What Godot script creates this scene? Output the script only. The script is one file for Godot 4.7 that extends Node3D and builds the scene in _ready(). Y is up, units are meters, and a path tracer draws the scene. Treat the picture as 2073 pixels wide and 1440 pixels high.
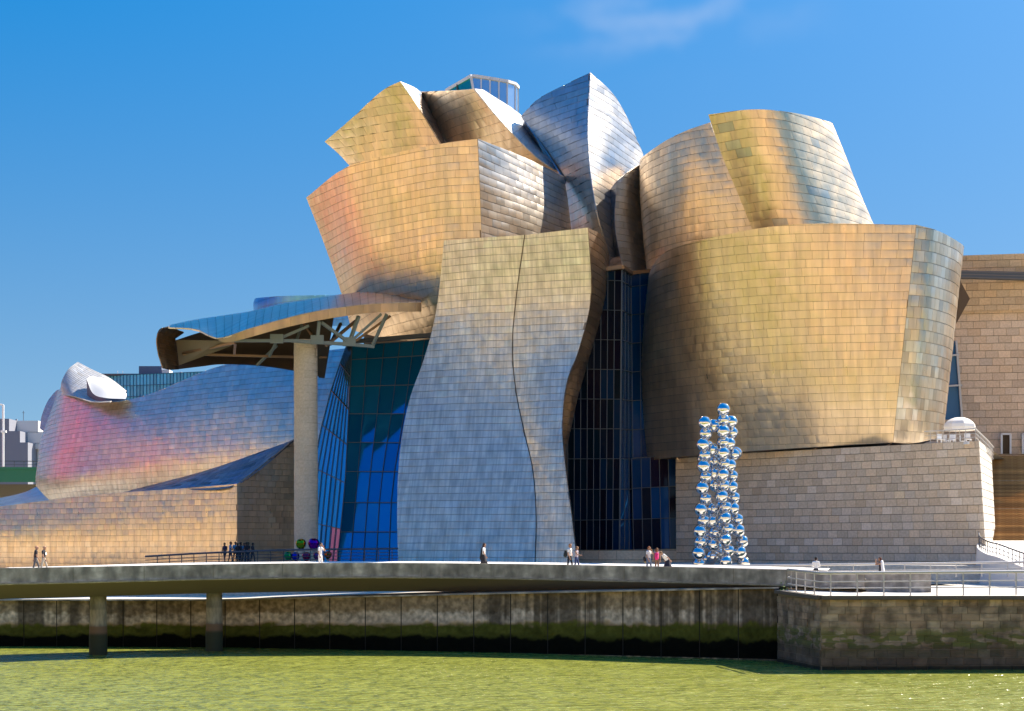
extends Node3D
# ---------------------------------------------------------------- constants and state
const F := 3000.0          # focal length in photo pixels (2073 wide)
const CX := 1036.5
const HZ := 1108.0         # row of the horizon
const EYE := 6.7           # eye above the river
const SUN := Vector3(0.60, 0.70, -0.40)
var rng := RandomNumberGenerator.new()
var M := {}
var used := {}
var pieces := []           # pieces of cladding waiting to be shared out

# ---------------------------------------------------------------- small helpers
func at(px: float, py: float, d: float) -> Vector3:
	return Vector3((px - CX) * d / F, EYE - (py - HZ) * d / F, -d)

func numbered(n: String) -> String:
	var k: int = used.get(n, 0)
	used[n] = k + 1
	return n if k == 0 else "%s_%03d" % [n, k]

func thing(called: String, label: String, category: String, where := Vector3.ZERO, turn := 0.0, group := "") -> Node3D:
	var o := Node3D.new()
	o.name = numbered(called)
	add_child(o)
	o.position = where
	o.rotation.y = turn
	tag(o, label, category, group)
	return o

func tag(o: Node, label: String, category: String, group := "") -> Node:
	o.set_meta("label", label)
	o.set_meta("category", category)
	if group != "":
		o.set_meta("group", group)
	return o

func put(called: String, mesh: Mesh, mat: Material, parent: Node = self) -> MeshInstance3D:
	var o := MeshInstance3D.new()
	o.name = numbered(called) if parent == self else called
	o.mesh = mesh
	if mat:
		o.material_override = mat
	parent.add_child(o, true)
	return o

func struct(called: String, mesh: Mesh, mat: Material) -> MeshInstance3D:
	var o := put(called, mesh, mat)
	o.set_meta("kind", "structure")
	return o

func begin() -> SurfaceTool:
	var st := SurfaceTool.new()
	st.begin(Mesh.PRIMITIVE_TRIANGLES)
	return st

func quad(st: SurfaceTool, a: Vector3, b: Vector3, c: Vector3, d: Vector3, uvs := [], col := Color.WHITE) -> void:
	# a bottom left, b top left, c top right, d bottom right, seen from the front
	var n := (d - a).cross(b - a)
	if n.length() < 1e-9:
		n = (c - a).cross(b - a) * -1.0
	n = n.normalized()
	var p := [a, b, c, d]
	var t := uvs
	if t.is_empty():
		var w := (d - a).length()
		var h := (b - a).length()
		t = [Vector2(0, h), Vector2(0, 0), Vector2(w, 0), Vector2(w, h)]
	for k in [0, 1, 2, 0, 2, 3]:
		st.set_color(col)
		st.set_normal(n)
		st.set_uv(t[k])
		st.add_vertex(p[k])

func box(st: SurfaceTool, c: Vector3, s: Vector3, b := Basis.IDENTITY, col := Color.WHITE) -> void:
	var h := s * 0.5
	var v := []
	for k in 8:
		v.append(c + b * Vector3(h.x if k & 1 else -h.x, h.y if k & 2 else -h.y, h.z if k & 4 else -h.z))
	for f in [[4, 6, 7, 5], [1, 3, 2, 0], [0, 2, 6, 4], [5, 7, 3, 1], [6, 2, 3, 7], [0, 4, 5, 1]]:
		quad(st, v[f[0]], v[f[1]], v[f[2]], v[f[3]], [], col)

func bar_into(st: SurfaceTool, a: Vector3, b: Vector3, w: float, h := -1.0, col := Color.WHITE) -> void:
	if h < 0.0:
		h = w
	var z := (b - a)
	var l := z.length()
	if l < 0.001:
		return
	z /= l
	var up := Vector3.UP if absf(z.y) < 0.95 else Vector3.BACK
	var x := up.cross(z).normalized()
	var y := z.cross(x)
	box(st, (a + b) * 0.5, Vector3(w, h, l), Basis(x, y, z), col)

func bar(a: Vector3, b: Vector3, w: float, h := -1.0) -> ArrayMesh:
	var st := begin()
	bar_into(st, a, b, w, h)
	return st.commit()

func tube_into(st: SurfaceTool, pts: Array, r: Variant, sides := 8, col := Color.WHITE, caps := true) -> void:
	var rings := []
	for i in pts.size():
		var dir: Vector3 = pts[mini(i + 1, pts.size() - 1)] - pts[maxi(i - 1, 0)]
		dir = dir.normalized()
		var up := Vector3.UP if absf(dir.y) < 0.9 else Vector3.RIGHT
		var x := up.cross(dir).normalized()
		var y := dir.cross(x)
		var rr: float = r[i] if r is Array else r
		var ring := []
		for k in sides:
			var a := TAU * k / sides
			var nn := x * cos(a) + y * sin(a)
			ring.append([pts[i] + nn * rr, nn])
		rings.append(ring)
	for i in rings.size() - 1:
		for k in sides:
			var q := [rings[i][k], rings[i + 1][k], rings[i + 1][(k + 1) % sides], rings[i][(k + 1) % sides]]
			for j in [0, 1, 2, 0, 2, 3]:
				st.set_color(col)
				st.set_normal(q[j][1])
				st.set_uv(Vector2(float(k) / sides * TAU, float(i)))
				st.add_vertex(q[j][0])
	if caps:
		for e in [0, rings.size() - 1]:
			var nrm: Vector3 = (pts[0] - pts[1]).normalized() if e == 0 else (pts[-1] - pts[-2]).normalized()
			for k in sides:
				var p2: Array = [pts[e], rings[e][(k + 1) % sides][0], rings[e][k][0]]
				if e == 0:
					p2 = [pts[e], rings[e][k][0], rings[e][(k + 1) % sides][0]]
				for v in p2:
					st.set_color(col)
					st.set_normal(nrm)
					st.set_uv(Vector2.ZERO)
					st.add_vertex(v)

func tube(pts: Array, r: Variant, sides := 8) -> ArrayMesh:
	var st := begin()
	tube_into(st, pts, r, sides)
	return st.commit()

func lathe(profile: Array, sides := 24, at0 := Vector3.ZERO) -> ArrayMesh:
	# profile: Vector2(radius, height) from the bottom up
	var st := begin()
	for i in profile.size() - 1:
		var p: Vector2 = profile[i]
		var q: Vector2 = profile[i + 1]
		var sl := Vector2(q.y - p.y, p.x - q.x).normalized()
		for k in sides:
			var a := TAU * k / sides
			var b := TAU * (k + 1) / sides
			var v := [[p, a], [q, a], [q, b], [p, b]]
			for j in [0, 2, 1, 0, 3, 2]:
				var e: Vector2 = v[j][0]
				var g: float = v[j][1]
				st.set_normal(Vector3(cos(g) * sl.x, sl.y, sin(g) * sl.x).normalized())
				st.set_uv(Vector2(g * maxf(p.x, q.x), -e.y))
				st.add_vertex(at0 + Vector3(cos(g) * e.x, e.y, sin(g) * e.x))
	return st.commit()

# ---------------------------------------------------------------- materials
func noise_image(w: int, h: int, freq: float, sd: int, oct := 4) -> Image:
	var n := FastNoiseLite.new()
	n.seed = sd
	n.noise_type = FastNoiseLite.TYPE_SIMPLEX_SMOOTH
	n.frequency = freq
	n.fractal_octaves = oct
	return n.get_seamless_image(w, h)

func ramp_image(src: Image, lo: Color, hi: Color) -> Image:
	var im := Image.create(src.get_width(), src.get_height(), false, Image.FORMAT_RGB8)
	for y in src.get_height():
		for x in src.get_width():
			im.set_pixel(x, y, lo.lerp(hi, src.get_pixel(x, y).r))
	return im

func tex(im: Image) -> ImageTexture:
	return ImageTexture.create_from_image(im)

func mat(called: String, lin: Color, rough: float, metal := 0.0, vc := false) -> StandardMaterial3D:
	var m := StandardMaterial3D.new()
	m.resource_name = called
	m.albedo_color = lin.linear_to_srgb()
	m.roughness = rough
	m.metallic = metal
	m.vertex_color_use_as_albedo = vc
	M[called] = m
	return m

func make_materials() -> void:
	# long weather streaks and fine brushed grain for the metal
	var streak := noise_image(256, 32, 0.035, 11, 5)
	streak.resize(256, 256, Image.INTERPOLATE_CUBIC)
	var cloud := noise_image(256, 256, 0.012, 12, 4)
	var im := Image.create(256, 256, false, Image.FORMAT_RGB8)
	var ro := Image.create(256, 256, false, Image.FORMAT_RGB8)
	for y in 256:
		for x in 256:
			var s: float = streak.get_pixel(x, y).r
			var c: float = cloud.get_pixel(x, y).r
			var v := clampf(0.90 + 0.09 * s + 0.06 * (c - 0.5), 0.0, 1.0)
			im.set_pixel(x, y, Color(v, v, v))
			var q := clampf(0.85 + 0.3 * (c - 0.5) - 0.25 * (s - 0.5), 0.3, 1.0)
			ro.set_pixel(x, y, Color(q, q, q))
	var dirty := noise_image(256, 24, 0.06, 15, 4)
	dirty.resize(256, 256, Image.INTERPOLATE_CUBIC)
	var im2 := Image.create(256, 256, false, Image.FORMAT_RGB8)
	for y in 256:
		for x in 256:
			var s: float = smoothstep(0.25, 0.75, dirty.get_pixel(x, y).r)
			var v := clampf((0.90 + 0.10 * s) * (0.92 + 0.16 * (cloud.get_pixel(x, y).r - 0.5)), 0.0, 1.0)
			im2.set_pixel(x, y, Color(v, v, v))
	var bumps := noise_image(256, 256, 0.02, 14, 3)
	bumps.bump_map_to_normal_map(3.0)
	var t := mat("titanium", Color(1, 1, 1), 0.43, 0.9, true)
	t.albedo_texture = tex(im)
	t.roughness_texture = tex(ro)
	t.uv1_scale = Vector3(0.16, 0.09, 1)
	t.normal_enabled = true
	t.normal_texture = tex(bumps)
	t.normal_scale = 0.22
	var ts := mat("titanium_streaked", Color(1, 1, 1), 0.36, 0.72, true)
	ts.albedo_texture = tex(im2)
	ts.uv1_scale = Vector3(0.21, 0.13, 1)
	ts.normal_enabled = true
	ts.normal_texture = t.normal_texture
	ts.normal_scale = 0.3
	mat("joint", Color(0.34, 0.25, 0.16), 0.5, 0.85)
	mat("dark_metal", Color(0.10, 0.075, 0.055), 0.45, 0.8)
	mat("bronze", Color(0.30, 0.20, 0.12), 0.45, 0.9)
	mat("truss", Color(0.21, 0.24, 0.21), 0.55, 0.0)
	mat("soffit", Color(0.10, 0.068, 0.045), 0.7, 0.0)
	# limestone
	var st1 := ramp_image(noise_image(256, 256, 0.03, 21, 5), Color(0.90, 0.89, 0.87), Color(1, 1, 1))
	var stone := mat("stone", Color(1, 1, 1), 0.85, 0.0, true)
	stone.albedo_texture = tex(st1)
	stone.uv1_scale = Vector3(0.5, 0.5, 1)
	stone.normal_enabled = true
	var sb := noise_image(256, 256, 0.08, 22, 4)
	sb.bump_map_to_normal_map(2.0)
	stone.normal_texture = tex(sb)
	stone.normal_scale = 0.15
	mat("stone_joint", Color(0.24, 0.18, 0.13), 0.9)
	mat("tower_joint", Color(0.32, 0.27, 0.22), 0.5, 0.8)
	mat("column_joint", Color(0.50, 0.41, 0.30), 0.9)
	var pv := mat("paving", Color(0.72, 0.67, 0.59), 0.85)
	pv.albedo_texture = tex(ramp_image(noise_image(256, 256, 0.05, 23, 4), Color(0.86, 0.85, 0.83), Color(1, 1, 1)))
	pv.uv1_triplanar = true
	pv.uv1_world_triplanar = true
	pv.uv1_scale = Vector3(0.2, 0.2, 0.2)
	mat("white_stone", Color(0.78, 0.75, 0.71), 0.8)
	# stained concrete
	var cst := noise_image(512, 64, 0.03, 31, 5)
	cst.resize(512, 256, Image.INTERPOLATE_CUBIC)
	var cl2 := noise_image(512, 256, 0.02, 32, 5)
	var ci := Image.create(512, 256, false, Image.FORMAT_RGB8)
	for y in 256:
		for x in 512:
			var v := clampf(0.52 + 0.45 * cst.get_pixel(x, y).r * (0.5 + cl2.get_pixel(x, y).r), 0.4, 1.0)
			ci.set_pixel(x, y, Color(v, v * 0.985, v * 0.95))
	var con := mat("concrete", Color(0.58, 0.54, 0.51), 0.9)
	con.albedo_texture = tex(ci)
	con.uv1_scale = Vector3(0.06, 0.25, 1)
	mat("concrete_plain", Color(0.20, 0.175, 0.13), 0.9)
	# wood
	var wd := noise_image(256, 64, 0.05, 41, 4)
	wd.resize(512, 64)
	var w := mat("wood", Color(1, 1, 1), 0.7, 0.0, true)
	w.albedo_texture = tex(ramp_image(wd, Color(0.72, 0.68, 0.62), Color(1, 1, 1)))
	w.uv1_scale = Vector3(0.15, 2.0, 1)
	mat("steel", Color(0.50, 0.48, 0.46), 0.4, 0.1)
	var tm := mat("titanium_matte", Color(1, 1, 1), 0.62, 0.45, true)
	tm.albedo_texture = t.albedo_texture
	tm.uv1_scale = Vector3(0.16, 0.09, 1)
	mat("dark_steel", Color(0.09, 0.095, 0.11), 0.5, 0.3)
	mat("mirror", Color(0.74, 0.74, 0.75), 0.03, 1.0)
	mat("white_paint", Color(0.80, 0.79, 0.77), 0.6)
	mat("white_frame", Color(0.72, 0.73, 0.74), 0.5)
	mat("mullion", Color(0.07, 0.085, 0.10), 0.5, 0.2)
	mat("glass_blue", Color(1, 1, 1), 0.05, 0.7, true)
	mat("glass_dark", Color(1, 1, 1), 0.06, 0.0, true)
	M.glass_dark.metallic_specular = 0.25
	mat("skin_cloth", Color(1, 1, 1), 0.85, 0.0, true)
	mat("paint", Color(1, 1, 1), 0.7, 0.0, true)
	mat("shiny", Color(1, 1, 1), 0.08, 1.0, true)
	var lf := mat("leaf", Color(0.10, 0.17, 0.03), 0.6)
	lf.backlight_enabled = true
	lf.backlight = Color(0.2, 0.3, 0.05)
	# river water: murky green body, wind ripples
	var wa := mat("river", Color(0.235, 0.25, 0.042), 1.0)
	var calm := noise_image(256, 256, 0.02, 55, 4)
	wa.roughness_texture = tex(ramp_image(calm, Color(0.11, 0.11, 0.11), Color(0.30, 0.30, 0.30)))
	wa.metallic_specular = 0.5
	wa.normal_enabled = true
	var rp := noise_image(512, 512, 0.035, 51, 6)
	rp.bump_map_to_normal_map(6.0)
	wa.normal_texture = tex(rp)
	wa.normal_scale = 1.1
	wa.uv1_scale = Vector3(1, 1, 1)
	wa.albedo_texture = tex(ramp_image(noise_image(512, 512, 0.025, 52, 5), Color(0.94, 0.95, 0.93), Color(1, 1, 1)))

# ---------------------------------------------------------------- curved patches and cladding
func cr(p0: Vector3, p1: Vector3, p2: Vector3, p3: Vector3, t: float) -> Vector3:
	return 0.5 * ((2.0 * p1) + (p2 - p0) * t + (2.0 * p0 - 5.0 * p1 + 4.0 * p2 - p3) * t * t + (3.0 * p1 - p0 - 3.0 * p2 + p3) * t * t * t)

func spline(pts: Array, s: float) -> Vector3:
	var n := pts.size()
	var x := clampf(s, 0.0, 1.0) * (n - 1)
	var i := mini(int(x), n - 2)
	var a: Vector3 = pts[i]
	var b: Vector3 = pts[i + 1]
	var z: Vector3 = pts[i - 1] if i > 0 else a * 2.0 - b
	var c: Vector3 = pts[i + 2] if i + 2 < n else b * 2.0 - a
	return cr(z, a, b, c, x - i)

func pix(cols: Array) -> Array:
	var out := []
	for c in cols:
		var col := []
		for p in c:
			col.append(at(p[0], p[1], p[2]))
		out.append(col)
	return out

func patch(cols: Array) -> Dictionary:
	var nu: int = (cols.size() - 1) * 14 + 1
	var nv: int = (cols[0].size() - 1) * 10 + 1
	var lines := []
	for c in cols:
		var l := []
		for j in nv:
			l.append(spline(c, float(j) / (nv - 1)))
		lines.append(l)
	var g := PackedVector3Array()
	g.resize(nu * nv)
	for j in nv:
		var row := []
		for l in lines:
			row.append(l[j])
		for i in nu:
			g[i * nv + j] = spline(row, float(i) / (nu - 1))
	var arc := PackedFloat32Array([0.0])
	var jm := nv / 2
	for i in range(1, nu):
		arc.append(arc[i - 1] + g[i * nv + jm].distance_to(g[(i - 1) * nv + jm]))
	return {"nu": nu, "nv": nv, "g": g, "arc": arc}

func pe(p: Dictionary, u: float, v: float) -> Vector3:
	var nv: int = p.nv
	var x: float = clampf(u, 0.0, 1.0) * (p.nu - 1)
	var y := clampf(v, 0.0, 1.0) * (nv - 1)
	var i := mini(int(x), p.nu - 2)
	var j := mini(int(y), nv - 2)
	var g: PackedVector3Array = p.g
	return g[i * nv + j].lerp(g[i * nv + j + 1], y - j).lerp(g[(i + 1) * nv + j].lerp(g[(i + 1) * nv + j + 1], y - j), x - i)

func pn(p: Dictionary, u: float, v: float) -> Vector3:
	var e := 0.025
	var du := pe(p, u + e, v) - pe(p, u - e, v)
	var dv := pe(p, u, v + e) - pe(p, u, v - e)
	var n := du.cross(dv)
	return n.normalized() if n.length() > 1e-9 else Vector3.BACK

func v_at(p: Dictionary, u: float, h: float) -> float:
	var lo := 0.0
	var hi := 1.0
	if h <= pe(p, u, 0.0).y:
		return 0.0
	if h >= pe(p, u, 1.0).y:
		return 1.0
	for k in 12:
		var m := (lo + hi) * 0.5
		if pe(p, u, m).y < h:
			lo = m
		else:
			hi = m
	return (lo + hi) * 0.5

func u_at(p: Dictionary, s: float) -> float:
	var arc: PackedFloat32Array = p.arc
	var i := clampi(arc.bsearch(s), 1, arc.size() - 1)
	var seg := arc[i] - arc[i - 1]
	return (i - 1 + (clampf((s - arc[i - 1]) / seg, 0.0, 1.0) if seg > 1e-6 else 0.0)) / (arc.size() - 1)

func shell(p: Dictionary, inset := 0.0) -> ArrayMesh:
	var st := begin()
	var nu: int = p.nu
	var nv: int = p.nv
	for i in nu:
		for j in nv:
			var n := pn(p, float(i) / (nu - 1), float(j) / (nv - 1))
			st.set_normal(n)
			st.set_uv(Vector2(p.arc[i], -p.g[i * nv + j].y))
			st.add_vertex(p.g[i * nv + j] - n * inset)
	for i in nu - 1:
		for j in nv - 1:
			var a := i * nv + j
			for k in [a, a + 1, a + nv + 1, a, a + nv + 1, a + nv]:
				st.add_index(k)
	return st.commit()

# lay courses of pieces over a patch. o: course, width, joint, proud, pillow, tint (linear), vary, level, called, mat
func clad(parent: Node3D, p: Dictionary, o: Dictionary) -> void:
	var level: bool = o.get("level", true)
	var course: float = o.get("course", 0.62)
	var width: float = o.get("width", 1.15)
	var joint: float = o.get("joint", 0.026)
	var proud: float = o.get("proud", 0.035)
	var pillow: float = o.get("pillow", 0.02)
	var tilt: float = o.get("tilt", 0.012)
	var tint: Color = o.get("tint", Color(0.68, 0.55, 0.38))
	var vary: float = o.get("vary", 0.07)
	var arc: PackedFloat32Array = p.arc
	var length := arc[arc.size() - 1]
	var lo := 1e9
	var hi := -1e9
	if level:
		for q in p.g:
			lo = minf(lo, q.y)
			hi = maxf(hi, q.y)
	else:
		lo = 0.0
		hi = 0.0
		for j in 20:
			hi += pe(p, 0.5, j / 20.0).distance_to(pe(p, 0.5, (j + 1) / 20.0))
	var base: float = o.get("base", floor(lo / course) * course)
	var k := 0
	var h := base if level else 0.0
	while h < hi - 0.02:
		var s: float = -width * (0.5 * (k % 2)) - rng.randf() * width * o.get("wander", 0.15)
		while s < length:
			var w: float = width * (1.0 + rng.randf_range(-1, 1) * o.get("uneven", 0.06))
			var s1: float = maxf(s, 0.0) + joint * o.get("upright", 0.3)
			var s2: float = minf(s + w, length) - joint * o.get("upright", 0.3)
			s += w
			if s2 - s1 < 0.12:
				continue
			var u1 := u_at(p, s1)
			var u2 := u_at(p, s2)
			var c := [0.0, 0.0, 0.0, 0.0]
			if level:
				c = [v_at(p, u1, h + joint * 0.5), v_at(p, u1, h + course - joint * 0.5), v_at(p, u2, h + course - joint * 0.5), v_at(p, u2, h + joint * 0.5)]
			else:
				var a := clampf((h + joint * 0.5) / hi, 0, 1)
				var b := clampf((h + course - joint * 0.5) / hi, 0, 1)
				c = [a, b, b, a]
			if c[1] - c[0] < 0.002 and c[2] - c[3] < 0.002:
				continue
			piece(parent, p, u1, u2, c, proud, pillow, tilt, tint, vary, o)
		h += course
		k += 1

func piece(parent: Node3D, p: Dictionary, u1: float, u2: float, c: Array, proud: float, pillow: float, tilt: float, tint: Color, vary: float, o: Dictionary) -> void:
	var v := PackedVector3Array()
	var n := PackedVector3Array()
	var t := PackedVector2Array()
	var rx := rng.randfn(0.0, tilt)
	var ry := rng.randfn(0.0, tilt)
	var bow := pillow * rng.randf_range(0.2, 1.6)
	for j in 3:
		for i in 3:
			var fu := i * 0.5
			var fv := j * 0.5
			var u := lerpf(u1, u2, fu)
			var vv: float = lerpf(lerpf(c[0], c[1], fv), lerpf(c[3], c[2], fv), fu)
			var q := pe(p, u, vv)
			var m := pn(p, u, vv)
			var side := Vector3.UP.cross(m)
			side = side.normalized() if side.length() > 0.01 else Vector3.RIGHT
			var up := m.cross(side)
			v.append(q + m * (proud * (1.0 - 0.45 * fv) + (0.012 if i == 1 and j == 1 else 0.0)))
			n.append((m + side * (rx + bow * (fu - 0.5) * 2.0) + up * (ry + bow * (fv - 0.5) * 2.0)).normalized())
			t.append(Vector2(q.x + q.z * 0.35, -q.y) if p.get("flatuv", true) else Vector2(fu, fv))
	for e in [[0, 2], [2, 8], [8, 6], [6, 0]]:
		var a: Vector3 = v[e[0]]
		var b: Vector3 = v[e[1]]
		var nn := (n[e[0]] + n[e[1]]).normalized()
		var outw := (b - a).cross(nn).normalized()
		for q in [a, b, b - nn * (proud + 0.07), a - nn * (proud + 0.07)]:
			v.append(q)
			n.append(outw)
			t.append(t[e[0]])
	var f := 1.0 + rng.randfn(0.0, vary)
	var hue := rng.randfn(0.0, vary * 0.25)
	var col := Color(tint.r * f * (1 + hue), tint.g * f, tint.b * f * (1 - hue * 1.4))
	if rng.randf() < o.get("odd", 0.0):
		var od: Color = o.get("odd_tint", tint)
		col = od * (1.0 + rng.randf_range(-0.15, 0.15))
	col.a = 1.0
	# how large it shows
	var sc := []
	for q in [v[0], v[2], v[8], v[6]]:
		sc.append(Vector2(q.x, q.y - EYE) / maxf(-q.z, 1.0) * F)
	var area := absf((sc[2] - sc[0]).cross(sc[3] - sc[1])) * 0.5
	if absf(sc[0].x) > CX + 20:
		area = 0.0
	pieces.append({"parent": parent, "v": v, "n": n, "t": t, "c": col, "area": area, "called": o.get("called", "panel"), "mat": o.get("mat", "titanium")})

const TRI := [0, 3, 4, 0, 4, 1, 1, 4, 5, 1, 5, 2, 3, 6, 7, 3, 7, 4, 4, 7, 8, 4, 8, 5, 9, 10, 11, 9, 11, 12, 13, 14, 15, 13, 15, 16, 17, 18, 19, 17, 19, 20, 21, 22, 23, 21, 23, 24]

func piece_mesh(list: Array) -> ArrayMesh:
	var v := PackedVector3Array()
	var n := PackedVector3Array()
	var t := PackedVector2Array()
	var c := PackedColorArray()
	var x := PackedInt32Array()
	for p in list:
		var b := v.size()
		v.append_array(p.v)
		n.append_array(p.n)
		t.append_array(p.t)
		for k in p.v.size():
			c.append(p.c)
		for k in TRI:
			x.append(b + k)
	var a := []
	a.resize(Mesh.ARRAY_MAX)
	a[Mesh.ARRAY_VERTEX] = v
	a[Mesh.ARRAY_NORMAL] = n
	a[Mesh.ARRAY_TEX_UV] = t
	a[Mesh.ARRAY_COLOR] = c
	a[Mesh.ARRAY_INDEX] = x
	var am := ArrayMesh.new()
	am.add_surface_from_arrays(Mesh.PRIMITIVE_TRIANGLES, a)
	return am

func share_out() -> void:
	# the 300 of each kind on each thing that show largest are parts of their own, the rest is one part per wall
	var kinds := {}
	for p in pieces:
		var root: Node = p.parent
		while root.get_parent() != self:
			root = root.get_parent()
		var key: String = "%s/%s" % [root.name, p.called]
		if not kinds.has(key):
			kinds[key] = []
		kinds[key].append(p)
	for key in kinds:
		var l: Array = kinds[key]
		l.sort_custom(func(a, b): return a.area > b.area)
		var rest := {}
		for i in l.size():
			var p: Dictionary = l[i]
			if i < 300 and p.area > 55.0:
				put(p.called, piece_mesh([p]), M[p.mat], p.parent)
			else:
				if not rest.has(p.parent):
					rest[p.parent] = []
				rest[p.parent].append(p)
		for par in rest:
			var o := put(rest[par][0].called + "_field", piece_mesh(rest[par]), M[rest[par][0].mat], par)
			o.set_meta("kind", "stuff")
	pieces.clear()

# a wall of a building: its backing and its cladding
func wall(parent: Node3D, called: String, cols: Array, o := {}, label := "") -> MeshInstance3D:
	var p := patch(cols)
	var b := put(called, shell(p, 0.055), M[o.get("back", "joint")], parent)
	if label != "":
		b.set_meta("label", label)
	clad(b, p, o)
	return b

# ---------------------------------------------------------------- glass walls: panes and mullions are parts
func curtain(parent: Node3D, called: String, cols: Array, nu: int, vs: Array, tints: Array, o := {}) -> Node3D:
	var p := patch(cols)
	var root := Node3D.new()
	root.name = called
	parent.add_child(root, true)
	if o.has("label"):
		root.set_meta("label", o.label)
	var tl: float = o.get("tilt", 0.006)
	for i in nu:
		for j in vs.size() - 1:
			var st := begin()
			var u1 := float(i) / nu
			var u2 := float(i + 1) / nu
			var n := pn(p, (u1 + u2) / 2, (vs[j] + vs[j + 1]) / 2)
			n = (n + Vector3(rng.randfn(0, tl), rng.randfn(0, tl), rng.randfn(0, tl))).normalized()
			var col: Color = tints[rng.randi() % tints.size()]
			col = Color(col.r, col.g, col.b) * rng.randf_range(0.9, 1.1)
			col.a = 1.0
			var q := [pe(p, u1, vs[j]), pe(p, u1, vs[j + 1]), pe(p, u2, vs[j + 1]), pe(p, u2, vs[j])]
			for k in [0, 1, 2, 0, 2, 3]:
				st.set_color(col)
				st.set_normal(n)
				st.add_vertex(q[k])
			put("pane", st.commit(), M[o.get("mat", "glass_blue")], root)
	var w: float = o.get("bar", 0.09)
	for i in nu + 1:
		var pts := []
		for j in vs.size():
			var u := float(i) / nu
			pts.append(pe(p, u, vs[j]) + pn(p, u, vs[j]) * 0.05)
		var st := begin()
		for j in pts.size() - 1:
			bar_into(st, pts[j], pts[j + 1], w, w)
		put("mullion", st.commit(), M.mullion, root)
	for j in vs.size():
		var st := begin()
		for i in nu:
			var a := pe(p, float(i) / nu, vs[j]) + pn(p, float(i) / nu, vs[j]) * 0.06
			var b := pe(p, float(i + 1) / nu, vs[j]) + pn(p, float(i + 1) / nu, vs[j]) * 0.06
			bar_into(st, a, b, w * 1.1, w * 1.1)
		put("transom", st.commit(), M.mullion, root)
	return root

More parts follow.
